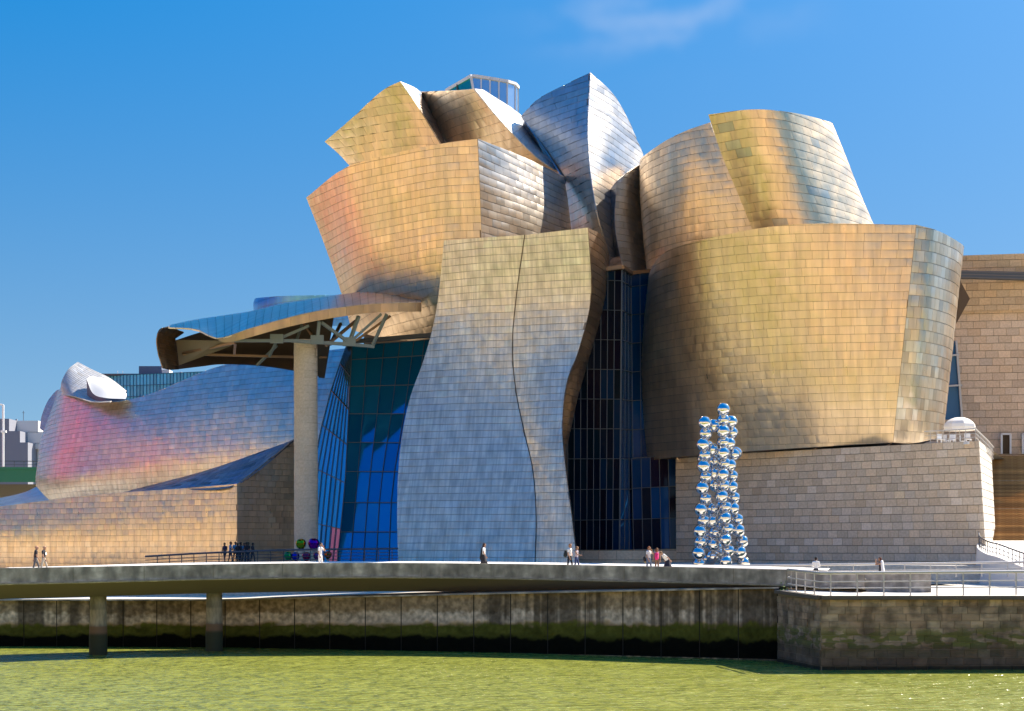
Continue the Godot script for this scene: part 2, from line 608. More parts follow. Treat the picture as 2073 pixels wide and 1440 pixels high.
# ---------------------------------------------------------------- figures: a field of tapered capsules meshed as surface nets
func nets(st: SurfaceTool, bones: Array, cell: float, k: float, xf: Transform3D, is_head := false) -> void:
	var lo := Vector3(1e9, 1e9, 1e9)
	var hi := -lo
	for b in bones:
		var r: float = maxf(b[2], b[3]) + cell * 2.5 + k * 0.5
		var rv := Vector3(r, r, r)
		lo = lo.min(b[0] - rv).min(b[1] - rv)
		hi = hi.max(b[0] + rv).max(b[1] + rv)
	var nx := int((hi.x - lo.x) / cell) + 2
	var ny := int((hi.y - lo.y) / cell) + 2
	var nz := int((hi.z - lo.z) / cell) + 2
	var f := PackedFloat32Array()
	f.resize(nx * ny * nz)
	f.fill(1.0)
	var who := PackedByteArray()
	who.resize(nx * ny * nz)
	var best := PackedFloat32Array()
	best.resize(nx * ny * nz)
	best.fill(1.0)
	for bi in bones.size():
		var b: Array = bones[bi]
		var a0: Vector3 = b[0]
		var ab: Vector3 = b[1] - a0
		var l2 := maxf(ab.length_squared(), 1e-8)
		var r0: float = b[2]
		var r1: float = b[3]
		var fl: float = b[5] if b.size() > 5 else 1.0   # depth flattening along z
		var r := maxf(r0, r1) + cell * 2.5 + k
		var rv := Vector3(r, r, r)
		var m0: Vector3 = (a0.min(b[1]) - rv - lo) / cell
		var m1: Vector3 = (a0.max(b[1]) + rv - lo) / cell
		for x in range(maxi(0, int(m0.x)), mini(nx - 1, int(m1.x) + 1) + 1):
			for y in range(maxi(0, int(m0.y)), mini(ny - 1, int(m1.y) + 1) + 1):
				var row := (x * ny + y) * nz
				for z in range(maxi(0, int(m0.z)), mini(nz - 1, int(m1.z) + 1) + 1):
					var q := lo + Vector3(x, y, z) * cell - a0
					var t := clampf(q.dot(ab) / l2, 0.0, 1.0)
					var dv := q - ab * t
					dv.z *= fl
					var d := dv.length() - lerpf(r0, r1, t)
					var id := row + z
					if d < best[id]:
						best[id] = d
						who[id] = bi
					var e := f[id]
					var hh := maxf(k - absf(e - d), 0.0) / k
					f[id] = minf(e, d) - hh * hh * k * 0.25
	var vid := {}
	var vs := PackedVector3Array()
	var vc := PackedColorArray()
	var vn := PackedVector3Array()
	for x in nx - 1:
		for y in ny - 1:
			for z in nz - 1:
				var id := (x * ny + y) * nz + z
				var mask := 0
				var c := [id, id + 1, id + nz, id + nz + 1, id + ny * nz, id + ny * nz + 1, id + ny * nz + nz, id + ny * nz + nz + 1]
				for e in 8:
					if f[c[e]] < 0.0:
						mask |= 1 << e
				if mask == 0 or mask == 255:
					continue
				var s := Vector3.ZERO
				var cnt := 0
				for e in [[0, 1], [2, 3], [4, 5], [6, 7], [0, 2], [1, 3], [4, 6], [5, 7], [0, 4], [1, 5], [2, 6], [3, 7]]:
					var fa := f[c[e[0]]]
					var fb := f[c[e[1]]]
					if (fa < 0.0) != (fb < 0.0):
						var t := fa / (fa - fb)
						var pa := Vector3(e[0] >> 2 & 1, e[0] >> 1 & 1, e[0] & 1)
						var pb := Vector3(e[1] >> 2 & 1, e[1] >> 1 & 1, e[1] & 1)
						s += pa.lerp(pb, t)
						cnt += 1
				var q := lo + (Vector3(x, y, z) + s / cnt) * cell
				var g := Vector3(f[c[4]] + f[c[5]] + f[c[6]] + f[c[7]] - f[c[0]] - f[c[1]] - f[c[2]] - f[c[3]], f[c[2]] + f[c[3]] + f[c[6]] + f[c[7]] - f[c[0]] - f[c[1]] - f[c[4]] - f[c[5]], f[c[1]] + f[c[3]] + f[c[5]] + f[c[7]] - f[c[0]] - f[c[2]] - f[c[4]] - f[c[6]])
				vid[id] = vs.size()
				vs.append(xf * q)
				vn.append((xf.basis * g).normalized())
				var col: Color = bones[who[id]][4]
				if is_head:
					col = face(q, col)
				vc.append(col)
	var emit := func(a: int, b: int, c2: int, d: int, flip: bool):
		var order := [a, b, c2, a, c2, d] if not flip else [a, c2, b, a, d, c2]
		for o in order:
			st.set_color(vc[o])
			st.set_normal(vn[o])
			st.set_uv(Vector2.ZERO)
			st.add_vertex(vs[o])
	for id in vid:
		var z: int = id % nz
		var y: int = (id / nz) % ny
		var x: int = id / (ny * nz)
		var inside := f[id] < 0.0
		if x > 0 and y > 0 and (f[id + 1] < 0.0) != inside:
			var a: int = id - ny * nz - nz
			if vid.has(a) and vid.has(id - nz) and vid.has(id - ny * nz):
				emit.call(vid[a], vid[id - nz], vid[id], vid[id - ny * nz], inside)
		if x > 0 and z > 0 and (f[id + nz] < 0.0) != inside:
			var a: int = id - ny * nz - 1
			if vid.has(a) and vid.has(id - 1) and vid.has(id - ny * nz):
				emit.call(vid[a], vid[id - 1], vid[id], vid[id - ny * nz], not inside)
		if y > 0 and z > 0 and (f[id + ny * nz] < 0.0) != inside:
			var a: int = id - nz - 1
			if vid.has(a) and vid.has(id - 1) and vid.has(id - nz):
				emit.call(vid[a], vid[id - 1], vid[id], vid[id - nz], inside)

func face(q: Vector3, c: Color) -> Color:
	# eyes and mouth
	if q.z > 0.06 and q.y > 0.0 and q.y < 0.03 and absf(absf(q.x) - 0.033) < 0.016:
		return Color(0.03, 0.02, 0.02)
	if q.z > 0.06 and q.y > -0.075 and q.y < -0.055 and absf(q.x) < 0.025:
		return Color(0.28, 0.09, 0.07)
	return c

func hand(st: SurfaceTool, wrist: Vector3, dir: Vector3, inward: Vector3, skin: Color, xf: Transform3D) -> void:
	dir = dir.normalized()
	var across := dir.cross(inward).normalized()
	var pal := dir.cross(across) * -1.0
	var b := []
	b.append([wrist, wrist + dir * 0.085, 0.026, 0.036, skin])
	b.append([wrist + dir * 0.04 - across * 0.018, wrist + dir * 0.09 - across * 0.024, 0.02, 0.017, skin])
	b.append([wrist + dir * 0.04 + across * 0.018, wrist + dir * 0.09 + across * 0.024, 0.02, 0.017, skin])
	var ln := [0.062, 0.074, 0.070, 0.055]
	for i in 4:
		var r := wrist + dir * 0.088 + across * (0.030 - 0.020 * i)
		var kx: Vector3 = r + (dir * 0.9 + pal * 0.25).normalized() * ln[i] * 0.55
		b.append([r, kx, 0.0095, 0.009, skin])
		b.append([kx, kx + (dir * 0.6 + pal * 0.7).normalized() * ln[i] * 0.5, 0.009, 0.0075, skin])
	var tb := wrist + dir * 0.025 + across * 0.026
	var tm := tb + (dir * 0.6 + across * 0.8).normalized() * 0.04
	b.append([tb, tm, 0.012, 0.0105, skin])
	b.append([tm, tm + (dir * 0.9 + pal * 0.3).normalized() * 0.03, 0.0105, 0.009, skin])
	nets(st, b, 0.0085, 0.006, xf)

# o: h, yaw, lean, stride, arms [l, r], shirt, pants, skin, hair, hairlong, skirt, sleeve, sit
func person(feet: Vector3, label: String, o: Dictionary, group := "") -> Node3D:
	var h: float = o.get("h", 1.72) / 1.72
	var root := thing("person", label, "person", feet, o.get("yaw", 0.0), group)
	var skin: Color = o.get("skin", Color(0.42, 0.24, 0.16))
	var shirt: Color = o.get("shirt", Color(0.75, 0.74, 0.72))
	var pants: Color = o.get("pants", Color(0.03, 0.035, 0.05))
	var shoe: Color = o.get("shoe", Color(0.05, 0.045, 0.04))
	var hair: Color = o.get("hair", Color(0.03, 0.02, 0.015))
	var sl: Color = skin if o.get("sleeve", "short") == "none" else shirt
	var fore: Color = shirt if o.get("sleeve", "short") == "long" else skin
	var stride: float = o.get("stride", 0.12)
	var lean: float = o.get("lean", 0.03)
	var tb := Basis(Vector3.RIGHT, lean)
	var hip := Vector3(0, 0.92, 0)
	var up := func(v: Vector3) -> Vector3: return hip + tb * (v - hip)
	var b := []
	for s in [-1.0, 1.0]:
		var fz: float = stride * s
		var hp := Vector3(0.088 * s, 0.90, 0)
		var an := Vector3(0.10 * s, 0.085 + maxf(0, -fz) * 0.25, fz * 1.25)
		var kn := Vector3(0.095 * s, 0.49, fz * 0.75 + 0.035)
		b.append([hp, kn, 0.088, 0.058, pants])
		b.append([kn, an, 0.056, 0.040, pants if not o.get("shorts", false) else skin])
		b.append([an + Vector3(0, -0.045, -0.05), an + Vector3(0.01 * s, -0.055, 0.14), 0.042, 0.034, shoe])
	if o.has("skirt"):
		var sk: Color = o.skirt
		b.append([Vector3(0, 0.95, 0), Vector3(0, o.get("skirt_to", 0.55), 0.01), 0.13, o.get("skirt_r", 0.2), sk, 1.15])
	b.append([Vector3(0, 0.90, 0), up.call(Vector3(0, 1.05, 0)), 0.135, 0.125, pants, 1.25])
	b.append([up.call(Vector3(0, 1.0, 0)), up.call(Vector3(0, 1.16, 0.005)), 0.137, 0.138, shirt, 1.3])
	b.append([up.call(Vector3(0, 1.16, 0)), up.call(Vector3(0, 1.32, 0.0)), 0.14, 0.152, shirt, 1.35])
	b.append([up.call(Vector3(-0.115, 1.39, -0.01)), up.call(Vector3(0.115, 1.39, -0.01)), 0.078, 0.078, shirt])
	b.append([up.call(Vector3(0, 1.40, -0.01)), up.call(Vector3(0, 1.53, 0.015)), 0.058, 0.052, skin])
	var ends := []
	var arms: Array = o.get("arms", ["down", "down"])
	for i in 2:
		var s := -1.0 if i == 0 else 1.0
		var sh := Vector3(0.185 * s, 1.385, -0.01)
		var el := Vector3(0.235 * s, 1.10, -0.03 - stride * s * 0.4)
		var wr := Vector3(0.245 * s, 0.86, 0.05 - stride * s * 0.9)
		match arms[i]:
			"bent":
				wr = Vector3(0.12 * s, 1.10, 0.24)
				el = Vector3(0.24 * s, 1.11, 0.02)
			"face":
				el = Vector3(0.22 * s, 1.22, 0.22)
				wr = Vector3(0.09 * s, 1.46, 0.17)
			"photo":
				el = Vector3(0.22 * s, 1.26, 0.24)
				wr = Vector3(0.07 * s, 1.53, 0.27)
			"point":
				el = Vector3(0.30 * s, 1.17, 0.20)
				wr = Vector3(0.36 * s, 1.14, 0.44)
			"hip":
				el = Vector3(0.37 * s, 1.16, -0.08)
				wr = Vector3(0.19 * s, 1.02, 0.07)
			"rail":
				el = Vector3(0.25 * s, 1.14, 0.12)
				wr = Vector3(0.16 * s, 1.08, 0.36)
		sh = up.call(sh)
		el = up.call(el)
		wr = up.call(wr)
		b.append([sh, sh.lerp(el, 0.62), 0.062, 0.052, shirt if sl == shirt else skin])
		b.append([sh.lerp(el, 0.6), el, 0.047, 0.040, fore])
		b.append([el, wr, 0.040, 0.028, fore])
		ends.append([wr, wr - el, s])
	var xf := Transform3D(Basis().scaled(Vector3(h, h, h)), Vector3.ZERO)
	var st := begin()
	nets(st, b, 0.026, 0.03, xf)
	for e in ends:
		hand(st, e[0], e[1], Vector3(-e[2], 0, 0.1), skin, xf)
	var hb := tb * Basis(Vector3.UP, o.get("look", 0.0))
	var hx := Transform3D(Basis().scaled(Vector3(h, h, h)), Vector3.ZERO) * Transform3D(hb, up.call(Vector3(0, 1.60, 0.03)))
	var head := [[Vector3(0, 0.035, -0.012), Vector3(0, 0.03, 0.012), 0.088, 0.086, skin, 0.95], [Vector3(0, -0.03, 0.035), Vector3(0, -0.085, 0.055), 0.062, 0.04, skin], [Vector3(0, -0.07, -0.02), Vector3(0, -0.12, -0.03), 0.055, 0.053, skin],
		[Vector3(0, 0.012, 0.095), Vector3(0, -0.022, 0.112), 0.009, 0.015, skin], [Vector3(-0.084, 0.015, 0), Vector3(-0.088, -0.025, 0.0), 0.014, 0.012, skin], [Vector3(0.084, 0.015, 0), Vector3(0.088, -0.025, 0.0), 0.014, 0.012, skin]]
	nets(st, head, 0.013, 0.02, hx, true)
	put("body", st.commit(), M.skin_cloth, root)
	if not o.get("bald", false):
		var hs := begin()
		var hr := [[Vector3(0, 0.055, -0.02), Vector3(0, 0.05, 0.0), 0.092, 0.09, hair], [Vector3(0, 0.03, -0.035), Vector3(0, -0.04, -0.05), 0.085, 0.062, hair]]
		if o.get("hairlong", false):
			hr.append([Vector3(0, -0.02, -0.06), Vector3(0, -0.24, -0.10), 0.075, 0.05, hair])
			for s in [-1.0, 1.0]:
				hr.append([Vector3(0.07 * s, 0.03, -0.01), Vector3(0.08 * s, -0.16, -0.04), 0.035, 0.028, hair])
		nets(hs, hr, 0.016, 0.02, hx)
		put("hair", hs.commit(), M.skin_cloth, root)
	return root

func backpack(where: Vector3, yaw: float, col: Color, label: String) -> void:
	var t := thing("backpack", label, "backpack", where, yaw)
	var st := begin()
	nets(st, [[Vector3(0, 0.10, 0), Vector3(0, 0.34, 0), 0.13, 0.11, col, 1.2], [Vector3(0, 0.08, -0.07), Vector3(0, 0.2, -0.07), 0.08, 0.07, col]], 0.025, 0.04, Transform3D.IDENTITY)
	put("pack", st.commit(), M.skin_cloth, t)
	for s in [-1.0, 1.0]:
		var q := begin()
		tube_into(q, [Vector3(0.09 * s, 0.40, 0.06), Vector3(0.11 * s, 0.43, 0.16), Vector3(0.12 * s, 0.25, 0.26), Vector3(0.12 * s, 0.05, 0.12)], 0.018, 6, col * 0.6)
		put("strap", q.commit(), M.skin_cloth, t)

# ---------------------------------------------------------------- railings
func railing(label: String, tops: Array, base_drop: float, bars: Array, spacing: float, rail_r: float, material: String, lens := []) -> void:
	var t := thing("railing", label, "railing")
	var curve := []
	var n := 8
	for i in (tops.size() - 1) * n + 1:
		var s := float(i) / ((tops.size() - 1) * n)
		if lens.is_empty():
			curve.append(spline(tops, s))
		else:
			var x := s * (tops.size() - 1)
			var k := mini(int(x), tops.size() - 2)
			curve.append(tops[k].lerp(tops[k + 1], x - k))
	put("handrail", tube(curve, rail_r, 8), M[material], t)
	for d in bars:
		var low := []
		for q in curve:
			low.append(q - Vector3(0, d, 0))
		put("bar", tube(low, rail_r * 0.42, 6), M[material], t)
	var acc := spacing
	for i in range(1, curve.size()):
		var seg: float = curve[i].distance_to(curve[i - 1])
		var done := 0.0
		while acc + 0.0 <= seg - done + 1e-6:
			done += acc
			acc = spacing
			var q: Vector3 = curve[i - 1].lerp(curve[i], done / seg)
			put("post", bar(q - Vector3(0, base_drop, 0), q, rail_r * 0.8), M[material], t)
		acc -= seg - done

func _ready() -> void:
	rng.seed = 20240611
	# ------------------------------------------------------------ camera, sky, sun, exposure
	var cam := Camera3D.new()
	cam.name = "camera"
	add_child(cam)
	cam.position = Vector3(0, EYE, 0)
	cam.near = 0.5
	cam.far = 6000.0
	var size := 1440.0 / F * cam.near
	cam.set_frustum(size, Vector2(0, (HZ - 720.0) / F * cam.near), cam.near, cam.far)
	cam.keep_aspect = Camera3D.KEEP_HEIGHT
	cam.current = true
	var env := Environment.new()
	env.background_mode = Environment.BG_SKY
	env.tonemap_mode = Environment.TONE_MAPPER_LINEAR
	env.tonemap_exposure = 2.35
	env.sdfgi_enabled = true
	env.ssao_enabled = true
	env.ssil_enabled = true
	env.sky = Sky.new()
	var sm := PanoramaSkyMaterial.new()
	sm.panorama = tex(make_sky())
	env.sky.sky_material = sm
	var we := WorldEnvironment.new()
	we.name = "world_environment"
	we.environment = env
	add_child(we)
	var sun := DirectionalLight3D.new()
	sun.name = "sun"
	sun.light_energy = 1.6
	sun.light_color = Color(1.0, 0.95, 0.87)
	sun.light_angular_distance = 0.5
	sun.shadow_enabled = true
	add_child(sun)
	sun.look_at_from_position(SUN * 100.0, Vector3.ZERO)
	make_materials()
	ground()
	far_bank()
	behind()
	museum()
	quay()
	footbridge()
	stairs()
	rails_and_terrace()
	sculptures()
	people()
	share_out()

func make_sky() -> Image:
	var w := 1536
	var h := 768
	var im := Image.create(w, h, false, Image.FORMAT_RGBF)
	var sd := SUN.normalized()
	var n := FastNoiseLite.new()
	n.seed = 5
	n.frequency = 1.0
	n.fractal_octaves = 5
	n.domain_warp_enabled = true
	n.domain_warp_amplitude = 0.6
	n.domain_warp_frequency = 0.8
	for y in h:
		var el := (0.5 - (y + 0.5) / h) * PI
		var ed := maxf(rad_to_deg(el), 0.0)
		var t := exp(-ed / 11.5)
		for x in w:
			var az := fposmod((x + 0.5) / w * TAU + PI, TAU) - PI   # the picture's edges look along -z
			var dir := Vector3(sin(az) * cos(el), sin(el), -cos(az) * cos(el))
			var ang := rad_to_deg(acos(clampf(dir.dot(sd), -1, 1)))
			var glow := exp(-ang / 21.0)
			var c := Color(-0.055, 0.07, 0.31).lerp(Color(0.19, 0.29, 0.34), t)
			c += Color(0.52, 0.66, 0.86) * glow
			c.r = maxf(c.r, 0.001)
			# thin wisps of high cloud
			if ed > 12.0 and ed < 34.0:
				var azd := rad_to_deg(az)
				var inside := exp(-pow((azd - 6.0) / 3.6, 2.0)) * exp(-pow((ed - 19.4) / 1.1, 2.0))
				var wide := 0.22 * smoothstep(20.0, 27.0, ed) * smoothstep(34.0, 28.0, ed)
				var f := clampf(n.get_noise_2d(azd * 0.16, ed * 0.55 - azd * 0.06) * 1.3 + 0.35, 0, 1)
				var a := f * (inside * 0.6 + wide * 0.8)
				c = c.lerp(Color(0.27, 0.33, 0.44), a)
			im.set_pixel(x, y, c * 0.88)
	return im

func ground() -> void:
	# one sheet of land far beyond, the river in front, the land of the near bank behind the camera
	var st := begin()
	quad(st, Vector3(-1500, 3.0, -135), Vector3(-1500, 3.0, -3000), Vector3(1500, 3.0, -3000), Vector3(1500, 3.0, -135))
	struct("ground", st.commit(), M.concrete_plain)
	st = begin()
	var nx := 60
	var u := 15.0
	for i in 24:
		for j in 10:
			var x0 := -400.0 + 800.0 * i / 24
			var x1 := -400.0 + 800.0 * (i + 1) / 24
			var z0 := 0.0 - 140.0 * j / 10
			var z1 := 0.0 - 140.0 * (j + 1) / 10
			quad(st, Vector3(x0, -0.2, z0), Vector3(x0, -0.2, z1), Vector3(x1, -0.2, z1), Vector3(x1, -0.2, z0), [Vector2(x0 * 0.6, z0) / u, Vector2(x0 * 0.6, z1) / u, Vector2(x1 * 0.6, z1) / u, Vector2(x1 * 0.6, z0) / u])
	struct("river", st.commit(), M.river)

func far_bank() -> void:
	# the bank the picture was taken from: quay, street of sunlit apartment houses and the hill behind, which the metal mirrors
	var st := begin()
	box(st, Vector3(0, 2.5, 400), Vector3(1600, 5, 804))
	struct("near_bank_street", st.commit(), M.paving)
	st = begin()
	var hn := FastNoiseLite.new()
	hn.seed = 7
	hn.frequency = 0.004
	var hh := func(i: int, j: int) -> Vector3:
		var x := -900.0 + 1800.0 * i / 24
		var z := 70.0 + 760.0 * j / 12
		return Vector3(x, 4.9 + 190.0 * pow(float(j) / 12, 1.25) * (0.8 + 0.5 * hn.get_noise_2d(x, z)), z)
	for i in 24:
		for j in 12:
			quad(st, hh.call(i + 1, j), hh.call(i + 1, j + 1), hh.call(i, j + 1), hh.call(i, j))
	struct("hillside", st.commit(), mat("hill_grass", Color(0.47, 0.34, 0.19), 0.95))
	st = begin()
	var hl := func(i: int, j: int) -> Vector3:
		var z := 900.0 - 1500.0 * i / 20
		var x := -330.0 - 700.0 * j / 10
		return Vector3(x, 2.9 + 230.0 * pow(float(j) / 10, 1.1) * (0.85 + 0.4 * hn.get_noise_2d(x, z)) * smoothstep(-560.0, -150.0, z), z)
	for i in 20:
		for j in 10:
			quad(st, hl.call(i + 1, j), hl.call(i + 1, j + 1), hl.call(i, j + 1), hl.call(i, j))
	struct("valley_side", st.commit(), M.hill_grass)
	mat("ochre_render", Color(0.78, 0.54, 0.26), 0.85)
	mat("cream_render", Color(0.80, 0.64, 0.40), 0.85)
	mat("brick_render", Color(0.68, 0.42, 0.22), 0.9)
	mat("roof_tile", Color(0.40, 0.18, 0.10), 0.9)
	mat("house_window", Color(0.05, 0.06, 0.07), 0.15)
	var x := -330.0
	var k := 0
	var shades := ["ochre", "cream", "brick"]
	while x < 330.0 or k < 42:
		var along := x >= 330.0
		var w := rng.randf_range(17, 28)
		var hgt := rng.randf_range(19, 30)
		var shade: String = shades[k % 3]
		var t := thing("apartment_house", "tall %s apartment house, %dth along the %s, facing the museum" % [shade, k + 1, "street left of the bridge" if along else "river bank opposite"], "building", Vector3(-255, 3, 40.0 - (x - 330.0) - w / 2) if along else Vector3(x + w / 2, 5, 32), -PI / 2 if along else 0.0, "apartment houses across the river")
		var s := begin()
		box(s, Vector3(0, hgt / 2, 7), Vector3(w - 0.4, hgt, 14))
		put("wall", s.commit(), M[shade + "_render"], t)
		s = begin()
		box(s, Vector3(0, hgt + 0.4, 6.6), Vector3(w + 0.4, 0.8, 15))
		put("roof", s.commit(), M.roof_tile, t)
		s = begin()
		for fl in int(hgt / 3.1):
			for c in int(w / 3.0):
				box(s, Vector3(-w / 2 + 1.7 + c * 3.0, 2.2 + fl * 3.1, 0.0), Vector3(1.1, 1.7, 0.06))
		var wi := put("window", s.commit(), M.house_window, t)
		wi.set_meta("kind", "stuff")
		x += w
		k += 1


func grid_glass(parent: Node, called: String, a: Vector3, b: Vector3, bottom: float, top: float, nx: int, ny: int, glass: Color, line: Color) -> void:
	# a far glazed front: proud frames over panes, too small to pick apart
	var st := begin()
	var right := (b - a)
	var n := right.normalized().cross(Vector3.UP) * -1.0
	n = Vector3.UP.cross(right.normalized()) * -1.0 if n.z < 0 else n
	for i in nx:
		for j in ny:
			var p := a + right * (float(i) / nx)
			var q := a + right * (float(i + 1) / nx)
			var y0 := bottom + (top - bottom) * j / ny
			var y1 := bottom + (top - bottom) * (j + 1) / ny
			quad(st, Vector3(p.x, y0, p.z), Vector3(p.x, y1, p.z), Vector3(q.x, y1, q.z), Vector3(q.x, y0, q.z), [], glass * rng.randf_range(0.75, 1.2))
	var o := put(called, st.commit(), mat("far_glass", Color(1, 1, 1), 0.15, 0.0, true), parent)
	o.set_meta("kind", "stuff")
	st = begin()
	for i in nx + 1:
		var p := a + right * (float(i) / nx) + n * 0.05
		bar_into(st, Vector3(p.x, bottom, p.z), Vector3(p.x, top, p.z), 0.11, 0.11, line)
	for j in ny + 1:
		var y := bottom + (top - bottom) * j / ny
		bar_into(st, Vector3(a.x, y, a.z) + n * 0.08, Vector3(b.x, y, b.z) + n * 0.08, 0.11, 0.11, line)
	o = put("frame_grid", st.commit(), M.paint, parent)
	o.set_meta("kind", "stuff")

func behind() -> void:
	# green road bridge at the left edge, its lamp, the houses and the glazed tower beyond
	var t := thing("road_bridge", "green steel road bridge crossing at the left edge behind the metal wall", "bridge")
	var d := 205.0
	var st := begin()
	var a := at(-700, 945, d)
	var b := at(110, 948, d + 8)
	box(st, (a + b) / 2 + Vector3(0, -0.95, -4), Vector3(b.x - a.x, 1.9, 0.5), Basis(Vector3.UP, 0.0))
	put("girder", st.commit(), mat("green_paint", Color(0.01, 0.16, 0.08), 0.5), t)
	st = begin()
	box(st, (a + b) / 2 + Vector3(0, 0.08, -10), Vector3(b.x - a.x, 0.3, 13))
	put("deck", st.commit(), M.green_paint, t)
	st = begin()
	box(st, (a + b) / 2 + Vector3(0, -2.9, -12), Vector3(b.x - a.x, 1.8, 6))
	put("underside", st.commit(), M.concrete_plain, t)
	st = begin()
	bar_into(st, a + Vector3(0, 1.2, -4), b + Vector3(0, 1.2, -4), 0.1)
	bar_into(st, a + Vector3(0, 0.7, -4), b + Vector3(0, 0.7, -4), 0.05)
	for i in 40:
		var q := a.lerp(b, i / 39.0) + Vector3(0, 0, -4)
		bar_into(st, q, q + Vector3(0, 1.2, 0), 0.07)
	put("parapet_rail", st.commit(), M.dark_steel, t)
	# the red gateway that stands on that bridge, left of the frame; the metal mirrors it
	var red := thing("bridge_gateway", "tall red gateway arch standing over the green road bridge", "arch")
	mat("red_paint", Color(0.75, 0.02, 0.035), 0.5)
	put("arch_leg", bar(Vector3(-118, 2, -207), Vector3(-114, 55, -203), 8.0, 12.0), M.red_paint, red)
	put("arch_leg", bar(Vector3(-116, 2, -164), Vector3(-116, 38, -164), 8.0, 10.0), M.red_paint, red)
	st = begin()
	box(st, Vector3(-108, 16.6, -90), Vector3(12, 1.9, 250))
	put("river_span", st.commit(), M.green_paint, t)
	# lamp post
	var lp := thing("street_lamp", "slim pale street lamp on the green road bridge", "street lamp")
	put("pole", tube([at(6, 945, 203), at(6, 820, 203)], 0.16, 8), M.white_frame, lp)
	put("arm", tube([at(6, 820, 203), at(-8, 818, 203)], 0.12, 6), M.white_frame, lp)
	st = begin()
	box(st, at(7, 874, 202.8), Vector3(0.7, 0.3, 0.4))
	put("lantern", st.commit(), M.white_frame, lp)
	# stepped apartment building
	var ab := thing("apartment_building", "grey and white stepped apartment building behind the green road bridge", "building")
	mat("shade_render", Color(0.24, 0.25, 0.30), 0.9)
	mat("pale_render", Color(0.72, 0.70, 0.66), 0.85)
	var dd := 320.0
	var steps := [[-300, 18, 848], [18, 40, 873], [40, 56, 896]]
	for q in steps:
		st = begin()
		var l := at(q[0], q[2], dd)
		var r := at(q[1], 1000, dd)
		box(st, Vector3((l.x + r.x) / 2, (l.y + r.y) / 2, -dd - 4), Vector3(r.x - l.x, l.y - r.y, 8))
		put("gable_wall", st.commit(), M.shade_render, ab)
	for q in [[18, 848, 62, 872], [40, 871, 90, 895], [56, 894, 90, 906]]:
		st = begin()
		var l := at(q[0], q[1], dd)
		var r := at(q[2], q[3], dd)
		box(st, Vector3((l.x + r.x) / 2, (l.y + r.y) / 2, -dd - 9), Vector3(r.x - l.x, l.y - r.y, 8))
		put("terrace_wall", st.commit(), M.pale_render, ab)
	for k in 7:
		st = begin()
		var l := at(57 + k * 5, 902, dd)
		var r := at(59.5 + k * 5, 960, dd)
		box(st, Vector3((l.x + r.x) / 2, (l.y + r.y) / 2, -dd - 7), Vector3(r.x - l.x, l.y - r.y, 2))
		put("pilaster", st.commit(), M.pale_render, ab)
	st = begin()
	var l0 := at(50, 890, dd)
	var r0 := at(95, 1000, dd)
	box(st, Vector3((l0.x + r0.x) / 2, (l0.y + r0.y) / 2, -dd - 14), Vector3(r0.x - l0.x, l0.y - r0.y, 8))
	put("rear_wall", st.commit(), mat("brown_render", Color(0.30, 0.20, 0.14), 0.9), ab)
	for q in [[33, 852, 3], [45, 858, 5], [54, 866, 3]]:
		put("chimney", bar(at(q[0], q[1] + 14, dd + 6), at(q[0], q[1] - 3, dd + 6), 0.12 * q[2], 0.12 * q[2]), M.shade_render, ab)
	put("antenna", bar(at(47, 858, dd + 6), at(47, 832, dd + 6), 0.09), M.dark_steel, ab)
	put("antenna", bar(at(44, 836, dd + 6), at(50, 836, dd + 6), 0.07), M.dark_steel, ab)
	# blue glazed tower
	var gt := thing("office_tower", "blue glass office tower behind the long metal wall", "building")
	var ga := at(190, 762, 300)
	var gb := at(420, 752, 292)
	grid_glass(gt, "pane", ga, gb, 6.0, ga.y, 34, 16, Color(0.05, 0.40, 0.66), Color(0.01, 0.10, 0.22))
	st = begin()
	box(st, Vector3((ga.x + gb.x) / 2, ga.y + 0.1, -306), Vector3(gb.x - ga.x, 0.4, 16))
	put("roof", st.commit(), M.dark_steel, gt)
	st = begin()
	var p1 := at(282, 742, 302)
	var p2 := at(328, 762, 302)
	box(st, Vector3((p1.x + p2.x) / 2, (p1.y + p2.y) / 2, -304), Vector3(p2.x - p1.x, p1.y - p2.y, 5))
	put("plant_room", st.commit(), mat("slate_blue", Color(0.10, 0.14, 0.22), 0.8), gt)
	st = begin()
	p1 = at(326, 748, 301)
	p2 = at(341, 762, 301)
	box(st, Vector3((p1.x + p2.x) / 2, (p1.y + p2.y) / 2, -303), Vector3(p2.x - p1.x, p1.y - p2.y, 3))
	put("plant_box", st.commit(), M.pale_render, gt)
	for k in 7:
		st = begin()
		p1 = at(346 + k * 7, 753 - (k % 3), 300)
		box(st, p1 + Vector3(0.2, -0.4, -2), Vector3(0.5, 0.7, 1))
		put("roof_vent", st.commit(), M.white_frame, gt)
	for k in 2:
		put("aerial", bar(at(238 + k * 10, 760, 300), at(238 + k * 10, 751, 300), 0.07), M.white_frame, gt)

